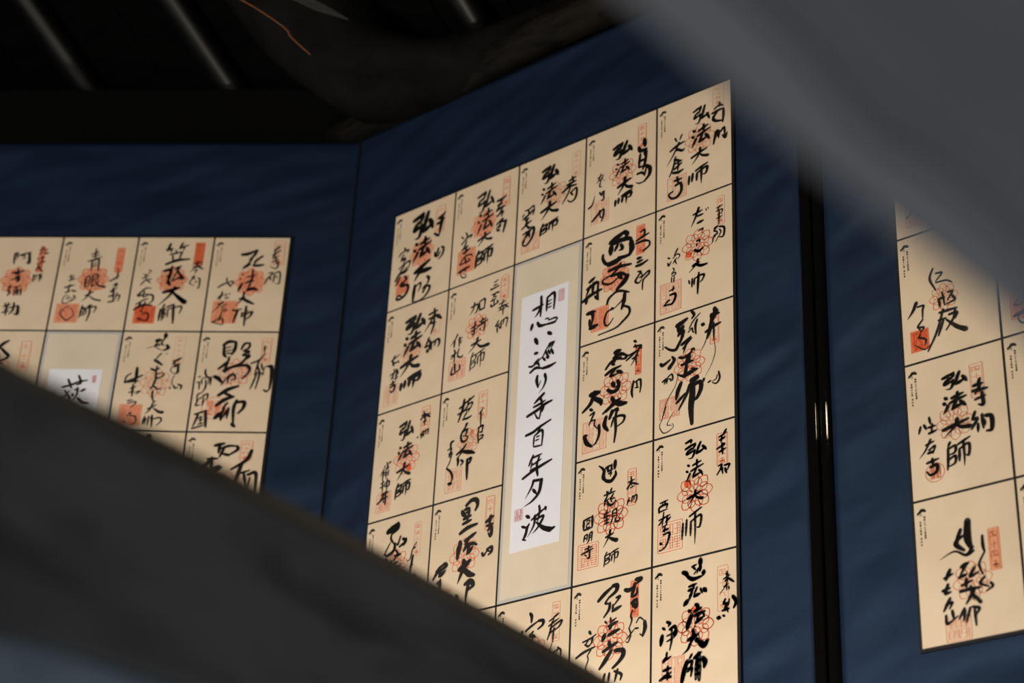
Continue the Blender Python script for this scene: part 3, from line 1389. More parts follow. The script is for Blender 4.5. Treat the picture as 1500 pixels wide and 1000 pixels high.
n34 91 161 98 162 100 166
n41 100 167 118 169 123 174
n81 67 197 74 212
n74 100 196 109 204
n67 68 231 76 233
n47 54 256 65 258 88 247
n34 78 247 68 254 77 259
n47 76 254 81 265
n60 58 271 72 266 90 274
n66 90 274 107 276 122 274
v47 106 223 95 237
n53 95 236 103 255 97 252
v47 111 223 102 237
n47 102 238 108 249
v47 116 224 108 238
n53 109 238 116 252
n47 90 251 96 259
n40 88 249 100 229
n67 77 286 76 297 80 313
n26 80 313 87 300
v60 96 290 99 303 94 317 83 327
n72 96 333 84 340 73 346
n53 71 354 85 353 100 350
n72 56 369 82 364 101 358 117 357
n53 88 340 92 356 87 385
n46 87 385 81 381 73 366
n59 97 359 93 372
n65 55 411 72 410 91 404 116 399
n45 91 406 83 417
n39 76 420 75 442
n52 78 419 96 415 96 447
n32 82 424 90 424
n32 80 431 89 431
n39 76 443 95 447
n58 76 462 66 481
n45 75 467 97 466
n45 76 482 96 477
n38 74 477 71 488
n45 70 492 92 491
n64 52 504 78 495 105 490 122 487
n51 91 470 86 486 90 509
n51 85 490 89 511
v57 80 517 75 530 61 549
n57 80 518 100 522
v76 99 522 94 547 78 560 58 565
n57 79 536 88 548
n63 66 587 74 594
n50 56 606 66 612
v62 69 611 65 629 57 634
n37 59 634 67 638
r44 59 634 73 607
n50 79 600 97 592 114 585
n50 111 584 113 591
n50 96 576 98 589 94 607
v56 87 594 85 613 71 633
n50 86 603 107 601 104 612
v56 106 607 95 621 82 630
r93 91 609 108 626 125 635
n61 125 635 136 632
@L10
n37 70 46 72 75
n32 71 46 78 45 75 52 79 55 75 62
n37 82 52 109 45
n26 87 55 94 53 95 62 90 63
n53 105 48 108 73 102 74
n42 86 89 86 94
n42 73 100 101 95
n47 81 102 91 102
n42 83 112 92 108
n47 91 112 91 122 86 122
n36 75 118 95 114
n31 69 137 77 134
n36 76 136 71 148 77 150
n36 77 151 72 161
n26 82 140 102 136
n31 86 145 88 162
n31 90 140 93 159
n31 95 145 96 161
n36 101 143 103 162
n31 68 190 85 184
n31 71 181 73 191
n31 78 180 79 191
n31 72 198 82 194
n36 76 191 77 214
n36 68 206 83 202
n36 84 194 103 189
n57 103 191 104 211 97 211
n41 92 181 92 200 85 211
T135 63 13 70 2
n32 133 28 137 33
n32 129 38 139 33
n32 129 48 136 42
n32 140 41 147 36
n37 141 48 151 46
n26 127 59 129 63
n26 134 60 144 57
n26 138 55 138 70
n31 134 73 147 69
n26 129 73 128 76
n31 127 90 140 81
v26 134 76 126 98
n31 136 87 145 98
n31 125 104 126 122
n26 126 109 132 106 130 120
n31 136 106 145 104
n31 139 104 141 123
n26 143 106 145 117
F86 121 37
@L20
n31 74 48 91 42
n31 76 55 93 50
n31 68 67 100 56
n32 83 33 84 59
n31 77 67 80 92
n37 78 66 93 63 96 94
n26 79 74 92 71
n26 80 80 93 78
n36 70 113 71 137
n31 69 112 79 108 80 134
n26 70 120 79 117
n26 71 127 80 124
n26 71 135 80 134
n31 85 105 87 137
n31 85 105 98 105 98 119
n26 86 112 97 110
n26 87 117 98 116
n26 87 137 95 130
n26 101 121 99 127
r41 91 119 103 134 119 139
n36 76 160 94 150
v36 86 145 83 160 69 175
r36 84 159 97 170 113 175
n36 74 186 73 196
n36 73 194 72 204 71 217
n31 73 196 80 192 78 204 73 204
n31 75 212 81 208 80 212
n36 86 190 97 186
n31 84 196 85 209
n31 84 194 106 191 103 206
n36 91 185 93 206 89 228
n21 29 109 41 106
n26 36 113 43 111
n31 31 120 46 116
n26 34 105 35 116
n36 24 138 46 133
n26 36 130 33 147
n36 28 152 36 149 32 141
n36 42 147 53 151
n21 39 163 29 160 24 174 29 181 40 177 50 163
n26 49 160 53 168 43 178
n31 33 169 41 166
Q40 207 53 49 2
n26 39 189 29 197 25 208 40 226 48 223 57 211 48 196 40 190
n20 31 200 35 204
T143 64 18 67 2
n36 128 121 139 114 148 107
n31 144 93 144 116
n31 139 132 146 127 144 136 141 129
n31 133 149 148 140
n31 140 138 137 152
n36 132 165 144 160
n36 132 180 146 176
n36 141 146 144 179
n31 149 161 157 162 155 177
n26 150 154 148 173
F88 116 36
@L30
n47 78 18 73 38
n42 70 34 85 32
n37 83 34 81 41
n42 107 18 100 34
n37 102 32 121 24
n31 113 27 110 38
n37 80 48 110 42
n31 93 37 94 44
n36 87 51 89 65
n37 108 44 103 62
n57 74 74 99 65 128 63
n57 72 92 90 87
n52 90 81 87 108 83 127
n41 81 108 91 97
n52 86 121 91 132
n47 97 88 111 81
v36 107 85 96 113 90 124
n47 104 94 114 108 123 117
n41 97 119 110 113 118 119
n67 78 150 98 145 114 139
v56 104 138 95 157 70 185
r87 98 149 118 168 131 179
n36 86 182 82 193
n41 78 194 77 212 77 225
n31 80 198 88 194 86 209
n36 83 195 84 225
n30 83 209 90 206 87 220
n41 92 190 106 184
n31 95 195 96 217
n46 107 184 109 211 111 234
n36 98 195 125 190 123 209
T149 46 22 60 3
n31 139 74 160 70
n31 148 69 147 82
n31 138 82 159 78
v31 149 80 132 96
n36 149 80 163 89
n26 145 92 152 91
n26 148 88 145 99
n26 139 110 146 107 136 124 147 132
n31 154 113 159 116 159 138 155 140
n26 148 124 155 121
n21 144 113 149 116
n21 25 101 32 108
n21 35 91 42 94 32 105
n26 23 113 39 107
n21 32 102 32 119
n31 22 130 32 119 46 116
n26 36 119 45 127
n31 18 158 35 141 49 141
n36 28 147 21 160 37 155
n31 34 147 33 163 47 157
n36 39 157 54 160 56 174 48 182
n31 18 182 37 171 46 168
n36 30 174 27 185 38 182
n46 16 196 34 185 56 187
n36 40 177 35 196
n41 36 201 31 201
Q42 210 49 45 3
n36 37 209 47 206 52 214 49 227 40 225 30 225
n36 27 220 37 221
F94 117 35
@L40
n67 70 47 84 46 105 37
n47 105 39 99 51 89 62
n36 89 62 95 60 85 76 75 87
n62 79 82 92 74
n47 119 54 106 65 100 76
n52 100 79 112 79 124 78
n36 75 101 81 100
n31 73 115 76 112
n51 79 126 72 145
n36 89 109 110 104
n41 100 90 101 115 88 123
n36 86 126 100 120 107 122
n36 100 123 93 142
n66 93 144 105 141 117 145
n41 77 167 91 162
v41 87 149 84 167 70 185
n56 86 167 99 175 112 182
n41 66 194 71 197 87 193
n46 78 196 74 210 70 228
n35 87 208 102 199
n46 96 187 96 210 96 238
n30 88 202 87 216
n40 90 213 110 202 108 213 100 221
n36 145 36 159 26
n31 154 26 144 43
n36 142 50 151 43 160 38
n31 149 45 143 57
n31 143 58 155 54
n31 142 68 158 62
n31 150 54 153 70
n31 151 73 158 70 154 86 139 80
n31 138 98 148 97 142 106 135 112
n31 131 126 137 112 144 109
n31 142 109 145 117
n31 152 101 151 123
n31 153 98 164 97 165 126 158 126
n26 156 106 159 112
T157 43 25 66 1
n31 42 112 43 123
n36 24 136 34 129 48 123
n31 43 123 54 136
n31 48 123 57 122 57 129 49 132
n25 27 162 42 154
n31 36 148 33 162 32 170
n25 26 167 38 159
n26 47 154 44 162
n31 44 167 53 164
n31 52 156 55 154
v31 40 175 30 189 16 205
n30 29 181 43 178
n30 38 189 50 181
n25 40 194 51 192
n30 40 208 42 194
n35 45 200 54 197
n30 21 227 31 223 42 211
n35 39 211 38 219
n30 36 224 44 219 47 232 43 237
n25 21 227 33 232 42 235
Q47 202 57 58 2
F98 122 36
@L31
n70 80 24 91 22
n35 85 26 79 37 88 34 89 38
n70 100 8 100 18
n35 100 16 93 32 100 37
n55 106 37 110 45 100 50
f20 61 45 77 40 90 47 100 51
n30 97 57 92 63 82 77
n50 83 74 92 80 102 88
f15 106 58 108 61
f15 109 57 112 59
n45 78 96 88 100 97 95
n35 91 90 91 105 92 118 100 120 110 113 105 106
n30 90 111 103 108
v44 93 121 89 137 83 152
n34 83 144 92 142 100 149 109 148
f15 101 155 102 158
f15 105 155 107 158
n39 90 153 90 165 94 178
n34 95 179 100 180
n34 84 198 103 188
v34 95 183 89 201 78 211
r54 97 196 110 206 119 208
n34 81 216 77 232
n29 77 237 84 221 82 237
n34 90 216 89 239
n29 94 221 98 216 98 234
n39 97 214 99 244
n34 99 224 115 221 119 229 110 240
T136 50 24 71 0
n45 127 77 138 73 144 69
n40 126 84 132 80
n45 131 91 142 84
n45 139 87 140 105 134 109
n20 133 84 124 95 124 102 132 109
n20 134 113 130 126 134 141
n34 127 144 129 147
n34 136 140 139 146 146 144
n39 145 137 153 141 152 150
n55 46 95 47 111 47 134
n35 22 129 25 116 35 108
n49 23 131 42 124 61 115
n35 27 131 55 129
n34 38 147 50 143
n39 43 137 44 153 44 167
n29 36 158 44 153
n29 50 158 61 155 53 163
n29 36 178 48 176
n29 37 184 56 182 46 196
n29 40 217 48 209 43 209
n29 47 217 59 219 61 234 50 240
n34 35 231 39 233
Q46 214 51 53 2
F93 134 35
@L41
n65 56 33 68 25 85 27
n55 58 36 60 57 66 65
n60 84 30 83 46 77 59
n30 63 41 75 38
n30 64 49 78 46
n35 66 55 77 55
n54 52 94 64 83 74 72
n45 73 65 69 86 64 101
n50 98 46 104 33 116 31
n45 116 33 115 43 104 50
n50 104 51 116 54 103 60
n50 103 62 118 65 109 75
n50 117 61 101 83 81 91 66 104
n54 63 99 81 91 111 88 122 95 120 108 108 122
n74 45 117 54 122 63 132
n34 63 135 77 114 87 106
n39 76 130 79 115 90 111 92 122 83 124
n73 60 161 79 148 103 140
n54 73 156 95 168
n73 58 186 75 173 95 166
n44 83 181 73 194
n87 59 217 68 209 74 219
n53 77 194 72 209 72 224
n48 78 214 85 196
n48 87 194 85 219
n58 103 176 98 196 101 234
n63 103 181 120 181 119 196 109 209
n62 98 234 106 242
n35 151 37 151 53
n39 124 80 142 72 154 56
n35 142 72 139 87 135 111
n34 141 103 134 129 129 145
n39 139 85 146 108 141 145
n35 148 82 152 98
n29 146 106 157 108
n25 153 113 156 93 162 87
n64 165 90 172 92 174 118 173 147
n39 160 149 167 153 173 147
T155 48 22 62 1
n39 23 98 24 109 31 120
n30 9 116 15 115
n29 7 130 13 128
n29 13 128 14 148
n29 17 122 19 135
n29 19 120 33 118 33 135
n34 38 117 38 138
n34 27 125 28 143 22 156
n34 13 177 13 161 22 156
n34 25 164 36 161 34 176
n34 15 174 12 187 21 187
n29 17 172 28 166
n34 28 171 26 189
n39 12 210 28 205 39 202
v44 20 212 15 230 10 245
n29 21 220 32 217
n29 24 225 33 224
n29 27 215 28 233
n29 23 235 36 232
n53 36 202 41 243
n34 10 245 39 237
C53 194 27 2
F92 106 35
@L11
n66 73 51 85 37 98 28
n51 89 32 79 45 72 59
n56 85 49 94 59 103 69 97 77 84 82
n40 78 67 84 69
n45 75 85 92 90
T141 67 24 77 1
F79 109 36
@L21c
n54 62 144 80 140 100 133 117 131
n50 73 124 84 149
n50 96 117 103 136 94 141
n39 64 175 74 165 80 154
n44 70 154 84 177 80 183
n49 89 164 89 170
n59 115 154 106 159
v49 98 149 98 167 86 190
n44 92 154 100 151
n64 102 177 114 189 128 191
@L32
n70 91 19 97 13 100 22
T144 62 23 47 1
n56 92 48 89 77
F98 92 33
@L42
n63 68 32 89 28
n56 79 28 78 51
n49 77 42 98 35 118 36
n56 118 36 119 45 101 57
n63 101 57 87 53
n49 89 40 81 61
n76 45 88 62 68 65 61
n49 55 65 78 64
n56 65 68 65 90
n48 59 93 84 82
n69 72 97 88 86
T139 45 27 47 1
n70 151 45 142 67 110 89
n69 133 74 126 103 119 128
n41 129 100 152 92
n48 139 96 146 132
n62 149 103 166 101 168 149
n34 154 110 150 139
F103 129 33
@R02
n35 66 78 59 96 69 123
n34 71 90 82 94 70 105
n29 70 108 89 112 100 121
n40 73 142 75 158
n34 80 132 82 144 83 158
n40 73 142 84 143
n40 91 136 99 139 89 151
n39 98 145 102 156 86 158
n45 73 169 105 173
n39 80 165 66 202 47 234
n39 70 183 84 184
n39 79 186 68 212
n45 90 180 104 182 100 192
n39 102 172 98 189 83 207
r67 84 187 102 208 118 220
v52 31 137 24 150 13 162
n34 33 146 44 148 42 156 41 171
n34 41 174 31 185 42 190 35 198
n34 35 201 32 206 39 210 45 216 42 224
f23 23 218 36 229 44 232 53 225
n28 32 185 36 195
Q33 212 33 40 3
F82 142 26
@R03
T130 63 24 62 1
n55 123 71 139 72
n49 135 62 131 72
n55 121 80 147 84
n49 135 74 125 87
n42 124 97 143 96
n54 137 88 138 110 130 108
n48 122 124 118 136 126 135
n48 126 138 114 153
n42 126 147 125 161
n48 134 128 135 153
n60 140 132 150 138 149 160 140 160
n48 136 138 138 148
n37 24 119 20 131
n37 30 118 34 128
n37 40 108 42 121
n37 37 126 51 127
n37 45 122 43 134
n43 38 137 52 136
n37 31 156 46 154
v37 40 149 30 165 18 176
n37 36 167 47 163 43 175
n43 34 172 45 172
n43 31 189 52 188
n43 41 184 42 196
n49 37 198 49 198 47 210 36 212 30 204
C44 209 17 1
F85 128 32
n51 69 41 79 40 89 38
n51 89 38 88 43 85 46
n51 85 46 79 47 75 48
n51 75 48 72 53 79 53 88 52
v51 88 52 87 59 82 65 73 63
n51 100 40 95 50 92 60
n51 92 60 100 59 109 56
n51 105 50 109 56 112 62
n51 71 78 75 82
n51 68 87 72 91
v51 76 94 71 102 66 107
n51 83 83 92 82 104 81
n51 94 76 94 87
n51 79 91 92 89 109 88
n51 92 90 87 97 83 102
n51 83 103 92 101 103 100
n51 98 94 103 100 107 105
n59 64 135 86 133 110 131
v59 90 124 86 135 65 149
r59 88 134 97 141 113 146
v41 74 161 69 171
n41 70 171 69 191 67 208
n41 70 172 83 170 82 181 71 183
n41 70 191 82 188 81 200 69 203
n41 88 170 98 167 110 164
n41 90 179 89 200
n41 90 179 107 175 106 195 101 193
v41 98 167 98 192 97 212
@R04
n98 94 54 92 82 96 100
n56 81 65 76 78 85 77
n63 76 78 72 88 85 102
v48 99 101 88 111 68 98 42 106
n55 88 111 101 108
n41 117 88 117 105 119 116
n34 119 116 109 131 110 142 114 153
n41 116 157 108 165 121 175
n40 125 169 128 176 117 181
n62 78 128 90 125
n41 87 126 75 141
n48 73 144 86 143
n48 100 136 92 148 106 146
n41 76 159 95 156
n48 85 150 84 164
n48 73 168 91 169 108 172
n48 91 165 96 187
n47 97 173 82 191
r48 93 176 106 196
n41 78 197 68 212
n41 79 200 76 217
n41 88 199 80 221
n41 92 199 103 205 97 214
n40 95 200 96 231
n55 58 131 50 146
n42 47 142 63 139
n48 53 154 48 167 57 168
n48 43 162 56 161
n48 55 178 43 196
n41 47 187 58 186 53 195
n41 46 204 48 218 66 211
n41 57 199 59 213
T136 111 19 71 2
Q66 230 43 38 1
F95 156 33
@R01

@R12

@R13

"""
SHEETS = {}
for ln in DATA.split('\n'):
    if ln.startswith('@'): cur = SHEETS.setdefault(ln[1:], [])
    elif ln: cur.append(ln)
# lower parts of sheets that the foreground timber covers carry the same phrases as their neighbours
def borrow(dst, src, test):
    for ln in SHEETS[src]:
        if ln[0] in 'TF': continue
        v = list(map(int, ln[1:].split()))
        a = v[0:2] if ln[0] in 'QPC' else v[1:3]
        if test(*a): SHEETS[dst].append(ln)
borrow('L32', 'L30', lambda u, v: v > 62 and u < 130)
borrow('L42', 'M44', lambda u, v: v > 120 and u < 120)
borrow('L11', 'L20', lambda u, v: v > 100 and u < 118)
borrow('M24', 'M33', lambda u, v: v > 125 and u < 120)
SHEETS['L42'].append('Q42 205 47 48 1')

# ------------------------------------------------------------------ the display panels
def cloth_mesh(w, h, gx0, gz0, gx1, gz1, seed):
    """wrinkled cloth face; flat under the board (gx0..gx1, gz0..gz1 in panel coordinates)"""
    nx, nz = 110, 170; v = []; f = []
    for j in range(nz + 1):
        for i in range(nx + 1):
            x = -MX + w * i / nx; z = MZ - h * j / nz
            e = min(i, nx - i) / 3; e2 = min(j, nz - j) / 3
            d = max(gx0 - x, x - gx1, gz1 - z, z - gz0)         # distance outside the board
            k = min(1, max(0, d / .03)) * min(1, e) * min(1, e2)
            # tension folds: long, slanting, finer towards the corners
            q = Vector((x * 3.2 + z * 1.6, z * 13 - x * 5.5, seed)); r = Vector((x * 2.1, z * 5.2 + x * 2.4, seed + 9))
            y = -.0095 * (noise.noise(q) * .55 + noise.noise(q * 2.1) * .25 + .7 * noise.noise(r))
            v.append((x, min(y * k, .012) - .0035, z))
    for j in range(nz):
        for i in range(nx):
            a = j * (nx + 1) + i; f.append((a, a + nx + 1, a + nx + 2, a + 1))
    # sides and back, 30 mm thick
    n = len(v); X0, X1, Z0, Z1 = -MX, w - MX, MZ, MZ - h
    b = [(X0, .03, Z0), (X1, .03, Z0), (X1, .03, Z1), (X0, .03, Z1)]; v += b
    tl, tr, bl, br = 0, nx, nz * (nx + 1), nz * (nx + 1) + nx
    f += [(n, n + 1, n + 2, n + 3), tuple([n] + [i for i in range(nx + 1)] + [n + 1]), tuple([n + 3, n + 2] + [br - i for i in range(nx + 1)]),
          tuple([n + 3] + [bl - j * (nx + 1) for j in range(nz + 1)] + [n]), tuple([n + 1] + [tr + j * (nx + 1) for j in range(nz + 1)] + [n + 2])]
    return mesh('cloth_cover', v, f, M_CLOTH, True)
PW, PH = 5 * SW + 2 * MX, 5 * SH + 2 * MZ
def panel(F, label, seed, rails):
    root = obj('display_panel', None, label=label, cat='display panel', group='navy cloth display panels', mw=F)
    e = .0035
    c = obj('cloth_cover', cloth_mesh(PW, PH, -e, e, 5 * SW + e, -5 * SH - e, seed), root)
    b = MB(); b.box((-e, -.0085, -5 * SH - e), (5 * SW + e, -.0015, e)); obj('black_board', b.build('black_board', M_BLACK), root)
    if F is F_MID:
        b = MB(); b.box((-MX - .0015, -.0065, MZ - PH), (-MX + .0025, .03, MZ + .012)); obj('edge_strip', b.build('edge_strip', M_BLACK), root)
    for x0, x1, pr in rails:
        b = MB(); n_ = 14; r = (x1 - x0) / 2; cx = (x0 + x1) / 2
        if x0 > 0:      # flat lacquered stile with small rounded corners
            c_ = .0035; arc = [(x0 + c_ - c_ * math.cos(a * math.pi / 12), -.010 - c_ * math.sin(a * math.pi / 12)) for a in range(7)] + [(x1 - c_ + c_ * math.sin(a * math.pi / 12), -.010 - c_ * math.cos(a * math.pi / 12)) for a in range(7)]
        else: arc = [(cx - r * math.cos(math.pi * k / n_), -pr - r * .55 * math.sin(math.pi * k / n_)) for k in range(n_ + 1)]
        ring = lambda z: [(x0, .03, z)] + [(p_, q_, z) for p_, q_ in arc] + [(x1, .03, z)]
        v, f = loft([ring(MZ - PH), ring(MZ - PH + .001), ring(MZ - PH + .003), ring(MZ - .003), ring(MZ - .001), ring(MZ)]); obj('lacquered_rail', mesh('lacquered_rail', v, f, M_LACQ, False), root)
        for p in root.children[-1].data.polygons: p.use_smooth = len(p.vertices) == 4 and abs(p.normal.z) < .5
    return root
P_LEFT = panel(F_LEFT, 'navy blue cloth panel of calligraphy sheets on the left, cut by the slanting grey timber', 3, [])
P_MID = panel(F_MID, 'navy blue cloth panel in the centre with the tall white title strip among its sheets', 17, [(PW - MX + .0005, PW - MX + .0237, .004)])
P_RIGHT = panel(F_RIGHT, 'navy blue cloth panel at the right edge, right of the black lacquered rails', 31, [(-MX - .0237, -MX - .0005, .004)])

PAPER = None
def paper_mesh(w, h, m, name, seed=0, th=.0009):
    nx, nz = 6, 8; v = []; f = []
    for j in range(nz + 1):
        for i in range(nx + 1):
            v.append((w * (i / nx - .5), 0, h * (.5 - j / nz)))
    for j in range(nz):
        for i in range(nx):
            a = j * (nx + 1) + i; f.append((a, a + nx + 1, a + nx + 2, a + 1))
    n = len(v); v += [(-w / 2, th, h / 2), (w / 2, th, h / 2), (w / 2, th, -h / 2), (-w / 2, th, -h / 2)]
    bl, br = nz * (nx + 1), nz * (nx + 1) + nx
    f += [(n, n + 1, n + 2, n + 3), tuple([n] + list(range(nx + 1)) + [n + 1]), tuple([n + 3, n + 2] + [br - i for i in range(nx + 1)]),
          tuple([n + 3] + [bl - j * (nx + 1) for j in range(nz + 1)] + [n]), tuple([n + 1] + [nx + j * (nx + 1) for j in range(nz + 1)] + [n + 2])]
    return mesh(name, v, f, m)
GAP = .0045
PAPER = paper_mesh(SW - GAP, SH - GAP, M_PAPER, 'calligraphy_sheet')
built = {}; INKW = 1.18
def parse(F_ink, F_red, F_red2, lines, key):
    k_ = .12 if key.endswith('c') else {'M': .17, 'L': .07, 'R': .13}[key[0]]   # how far the hand's horizontals climb
    col = lambda u, v: 0 if key.endswith('c') else 2 if (u < 60 and v > 95) else 1 if (u > 124 and v < 150) else 0
    ax_ = {0: [], 1: [], 2: []}
    for ln in lines:
        if ln[0] in PROF:
            v = list(map(float, ln[1:].split()))[1:]; mu = sum(v[::2]) / len(v) * 2; mv = sum(v[1::2]) / len(v) * 2; ax_[col(mu, mv)].append(mu)
    ax_ = {a: sum(c) / max(1, len(c)) for a, c in ax_.items()}
    for ln in lines:
        k = ln[0]; v = list(map(float, ln[1:].split()))
        if k in PROF:
            pts = [(v[i], v[i + 1]) for i in range(1, len(v), 2)]; mu = sum(p[0] for p in pts) / len(pts); mv = sum(p[1] for p in pts) / len(pts)
            w = v[0] / 10; w = w * (1.05 if w < 2 else 1.05 + .09 * min(3, w - 2)) if not key.endswith('c') else w * 1.12
            # the three columns of writing: dedication (right), main name (middle), temple name (left); all lean with the hand
            q = col(mu, mv)
            if k != 'f': pts = [(a, c - k_ * max(-30, min(30, a - ax_[q]))) for a, c in pts]
            F_ink[q].brush(k, w, pts)
        elif k in 'TP': yield 'tall', v, k == 'P'
        elif k == 'Q': yield 'square', v, 0
        elif k == 'C': yield 'round', v, 0
        elif k == 'F': yield 'flower', v, 0
WASH = {'M00', 'M10', 'L10', 'L20', 'L40', 'L30', 'M31'}
STRONG = {'M43': 1.5, 'M44': 1.5, 'M33': 1.5, 'M34': 1.4, 'M41': 1.2, 'M32': 1.3, 'M42': 1.1, 'M31': 1.1, 'L10': 1.4, 'L20': 1.5, 'L40': 1.6, 'L30': 1.3, 'M02': 1.1}
PALE = {'M20', 'M40', 'M01', 'R03', 'R04', 'L31', 'M12', 'R02'}
LAB = {}
ROWN = ['top', 'second', 'third', 'fourth', 'bottom']; COLN = ['first', 'second', 'third', 'fourth', 'fifth']
def sheet(F, pn, c, r, key, label, group):
    ox, oy = 90, 126.6
    root = obj('calligraphy_sheet', PAPER, label=label, cat='paper sheet', group=group)
    root.matrix_world = F @ Matrix.Translation(((c + .5) * SW, -.0098, -(r + .5) * SH))
    if key not in built:
        rnd = random.Random('s' + key)
        inks = [Flat(ox, oy, -.0010) for _ in range(3)]; parts = []
        for kind, v, pent in parse(inks, None, None, SHEETS[key], key):
            pale = key in PALE; m = M_RED2 if pale else M_RED
            fl = Flat(ox, oy, -.0005)
            if kind == 'tall': tall_seal(fl, v[0], v[1], v[2], v[3], int(v[4]), SEALNO.get(key, '七十番'), rnd, pent); nm = 'tall_red_seal'
            elif kind == 'square': square_seal(fl, v[0], v[1], v[2], v[3], int(v[4]), rnd); nm = 'square_red_seal'; m = M_RED if v[4] > 1 else m
            elif kind == 'round': round_seal(fl, v[0], v[1], v[2], int(v[3]), rnd); nm = 'round_red_seal'
            else: flower_seal(fl, v[0], v[1], v[2], STRONG.get(key, 1.0) * 1.1, rnd, key); nm = 'flower_red_seal'
            lv = int(v[4]) if kind in ('tall', 'square') else 1
            if kind == 'flower' and key in WASH:
                a = Flat(ox, oy, -.0003); a.poly([(v[0] + v[2] * .9 * math.cos(-t_ * math.pi / 12) * (1 + .08 * math.cos(t_ * math.pi * 2 / 3)), v[1] + v[2] * .9 * math.sin(-t_ * math.pi / 12) * (1 + .08 * math.cos(t_ * math.pi * 2 / 3))) for t_ in range(24)])
                parts.append(('seal_ink_wash', a.build('seal_ink_wash', M_WASH)))
            if kind in ('tall', 'square') and lv >= 2:
                a = Flat(ox, oy, -.0003); a.poly(rrect(v[0], v[1], v[2], v[3], 1.5)[::-1]); parts.append(('seal_ink_wash', a.build('seal_ink_wash', M_WASH2 if lv == 3 else M_WASH)))
            parts.append((nm, fl.build(nm, m)))
        cp = Flat(ox, oy, -.0005); caption(cp, key, rnd)
        parts.append(('printed_caption', cp.build('printed_caption', M_CAP)))
        for ink in inks:
            if ink.v: parts.append(('brush_writing', ink.build('brush_writing', M_INK)))
        built[key] = parts
    for nm, d in built[key]: obj(nm, d, root)
    return root
DESC = dict(
 M00='sheet with very bold black characters, top left corner of the central panel',
 M10='sheet with slim characters over pale red flower, second in the central panel\'s top row',
 M20='sheet with delicate characters, directly above the long white title strip',
 M30='sheet with bold flying first stroke, fourth in the central panel\'s top row',
 M40='sheet whose left column ends in a big loop, top right corner of central panel',
 M01='sheet with bold slanted characters, second row at the left edge of the central panel',
 M11='sheet with thin neat upright characters, left of the white title strip\'s top',
 M31='sheet with huge thick black characters, right of the white title strip\'s top',
 M41='sheet with sparse characters and ruled square seal, second row, right edge of central panel',
 M02='sheet with four small neat characters, third row, left edge of the central panel',
 M12='sheet with flowing characters and lone hooked stroke, left of the white title strip\'s middle',
 M32='sheet with thick mountain-like character, right of the white title strip\'s middle',
 M42='sheet with one very long vertical stroke, third row, right edge of central panel',
 M03='sheet with wedge-headed character, cut by the timber, left edge of the central panel',
 M13='sheet with heavy dark characters, left of the white title strip\'s lower end',
 M33='sheet with small tidy characters over bright orange flower, right of white title\'s lower end',
 M43='sheet with large bright red flower, fourth row, right edge of the central panel',
 M24='sheet with one roof-like character just under the long white title strip, above the timber',
 M34='sheet with fat curling strokes, bottom row, fourth column of the central panel',
 M44='sheet with red-dotted flower and heavy characters, bottom right corner of the central panel',
 L10='sheet with square upright characters at the left edge of the photo, top row',
 L20='sheet with a brushed black ring on a pale red square, left panel\'s top row',
 L30='sheet with a solid bright red square seal, left panel\'s top row',
 L40='sheet with pale red square seal, top right corner of the left panel',
 L31='sheet with thin flowing syllabic writing, right of the small white title paper',
 L41='sheet with thick looping strokes and round red seal, right edge of the left panel',
 L42='sheet with wide cloud-like character, lowest visible at the left panel\'s right edge',
 L32='sheet mostly behind the timber, only one dark stroke tip showing, left panel',
 L11='sheet with faint long red seal and black hook, left edge of photo, second row',
 R02='sheet with loose thin loops, just under the blurred timber in the right panel',
 R03='sheet with four compact characters and small round red seal, in the right panel',
 R04='sheet with tall tapering characters, bottom left corner of the right panel')
SRC = ['M43', 'M11', 'M32', 'L40', 'M02', 'R03', 'M41', 'M33', 'M10', 'L20', 'M01', 'R04', 'M30', 'L30', 'M13', 'M44']
GN = {'L': 'left', 'M': 'central', 'R': 'right'}
k = 0
for pn, F in (('L', F_LEFT), ('M', F_MID), ('R', F_RIGHT)):
    for r in range(5):
        for c in range(5):
            if c == 2 and 1 <= r <= 3: continue
            key = '%s%d%d' % (pn, c, r); g = 'calligraphy sheets on the %s panel' % GN[pn]
            if key in DESC: sheet(F, pn, c, r, key, 'cream ' + DESC[key], g)
            else:
                src = SRC[k % len(SRC)]; k += 1
                vis = {'R01': 'cream sheet peeping out under the blurred timber, second row of the right panel', 'R12': 'cream sheet corner showing under the blurred timber at the right edge of the photo',
                       'R13': 'cream sheet showing only its left margin and caption at the right edge of the photo', 'R14': 'blank-looking cream sheet margin at the lower right edge of the photo', 'M04': 'cream sheet hidden behind the timber, bottom left corner of the central panel',
                       'M14': 'cream sheet with only its top corner above the timber, bottom row of central panel', 'R00': 'cream sheet hidden by the blurred timber, top left corner of the right panel'}
                sheet(F, pn, c, r, src, vis.get(key, 'cream sheet out of sight in the %s row, %s column of the %s panel' % (ROWN[r], COLN[c], GN[pn])), g)

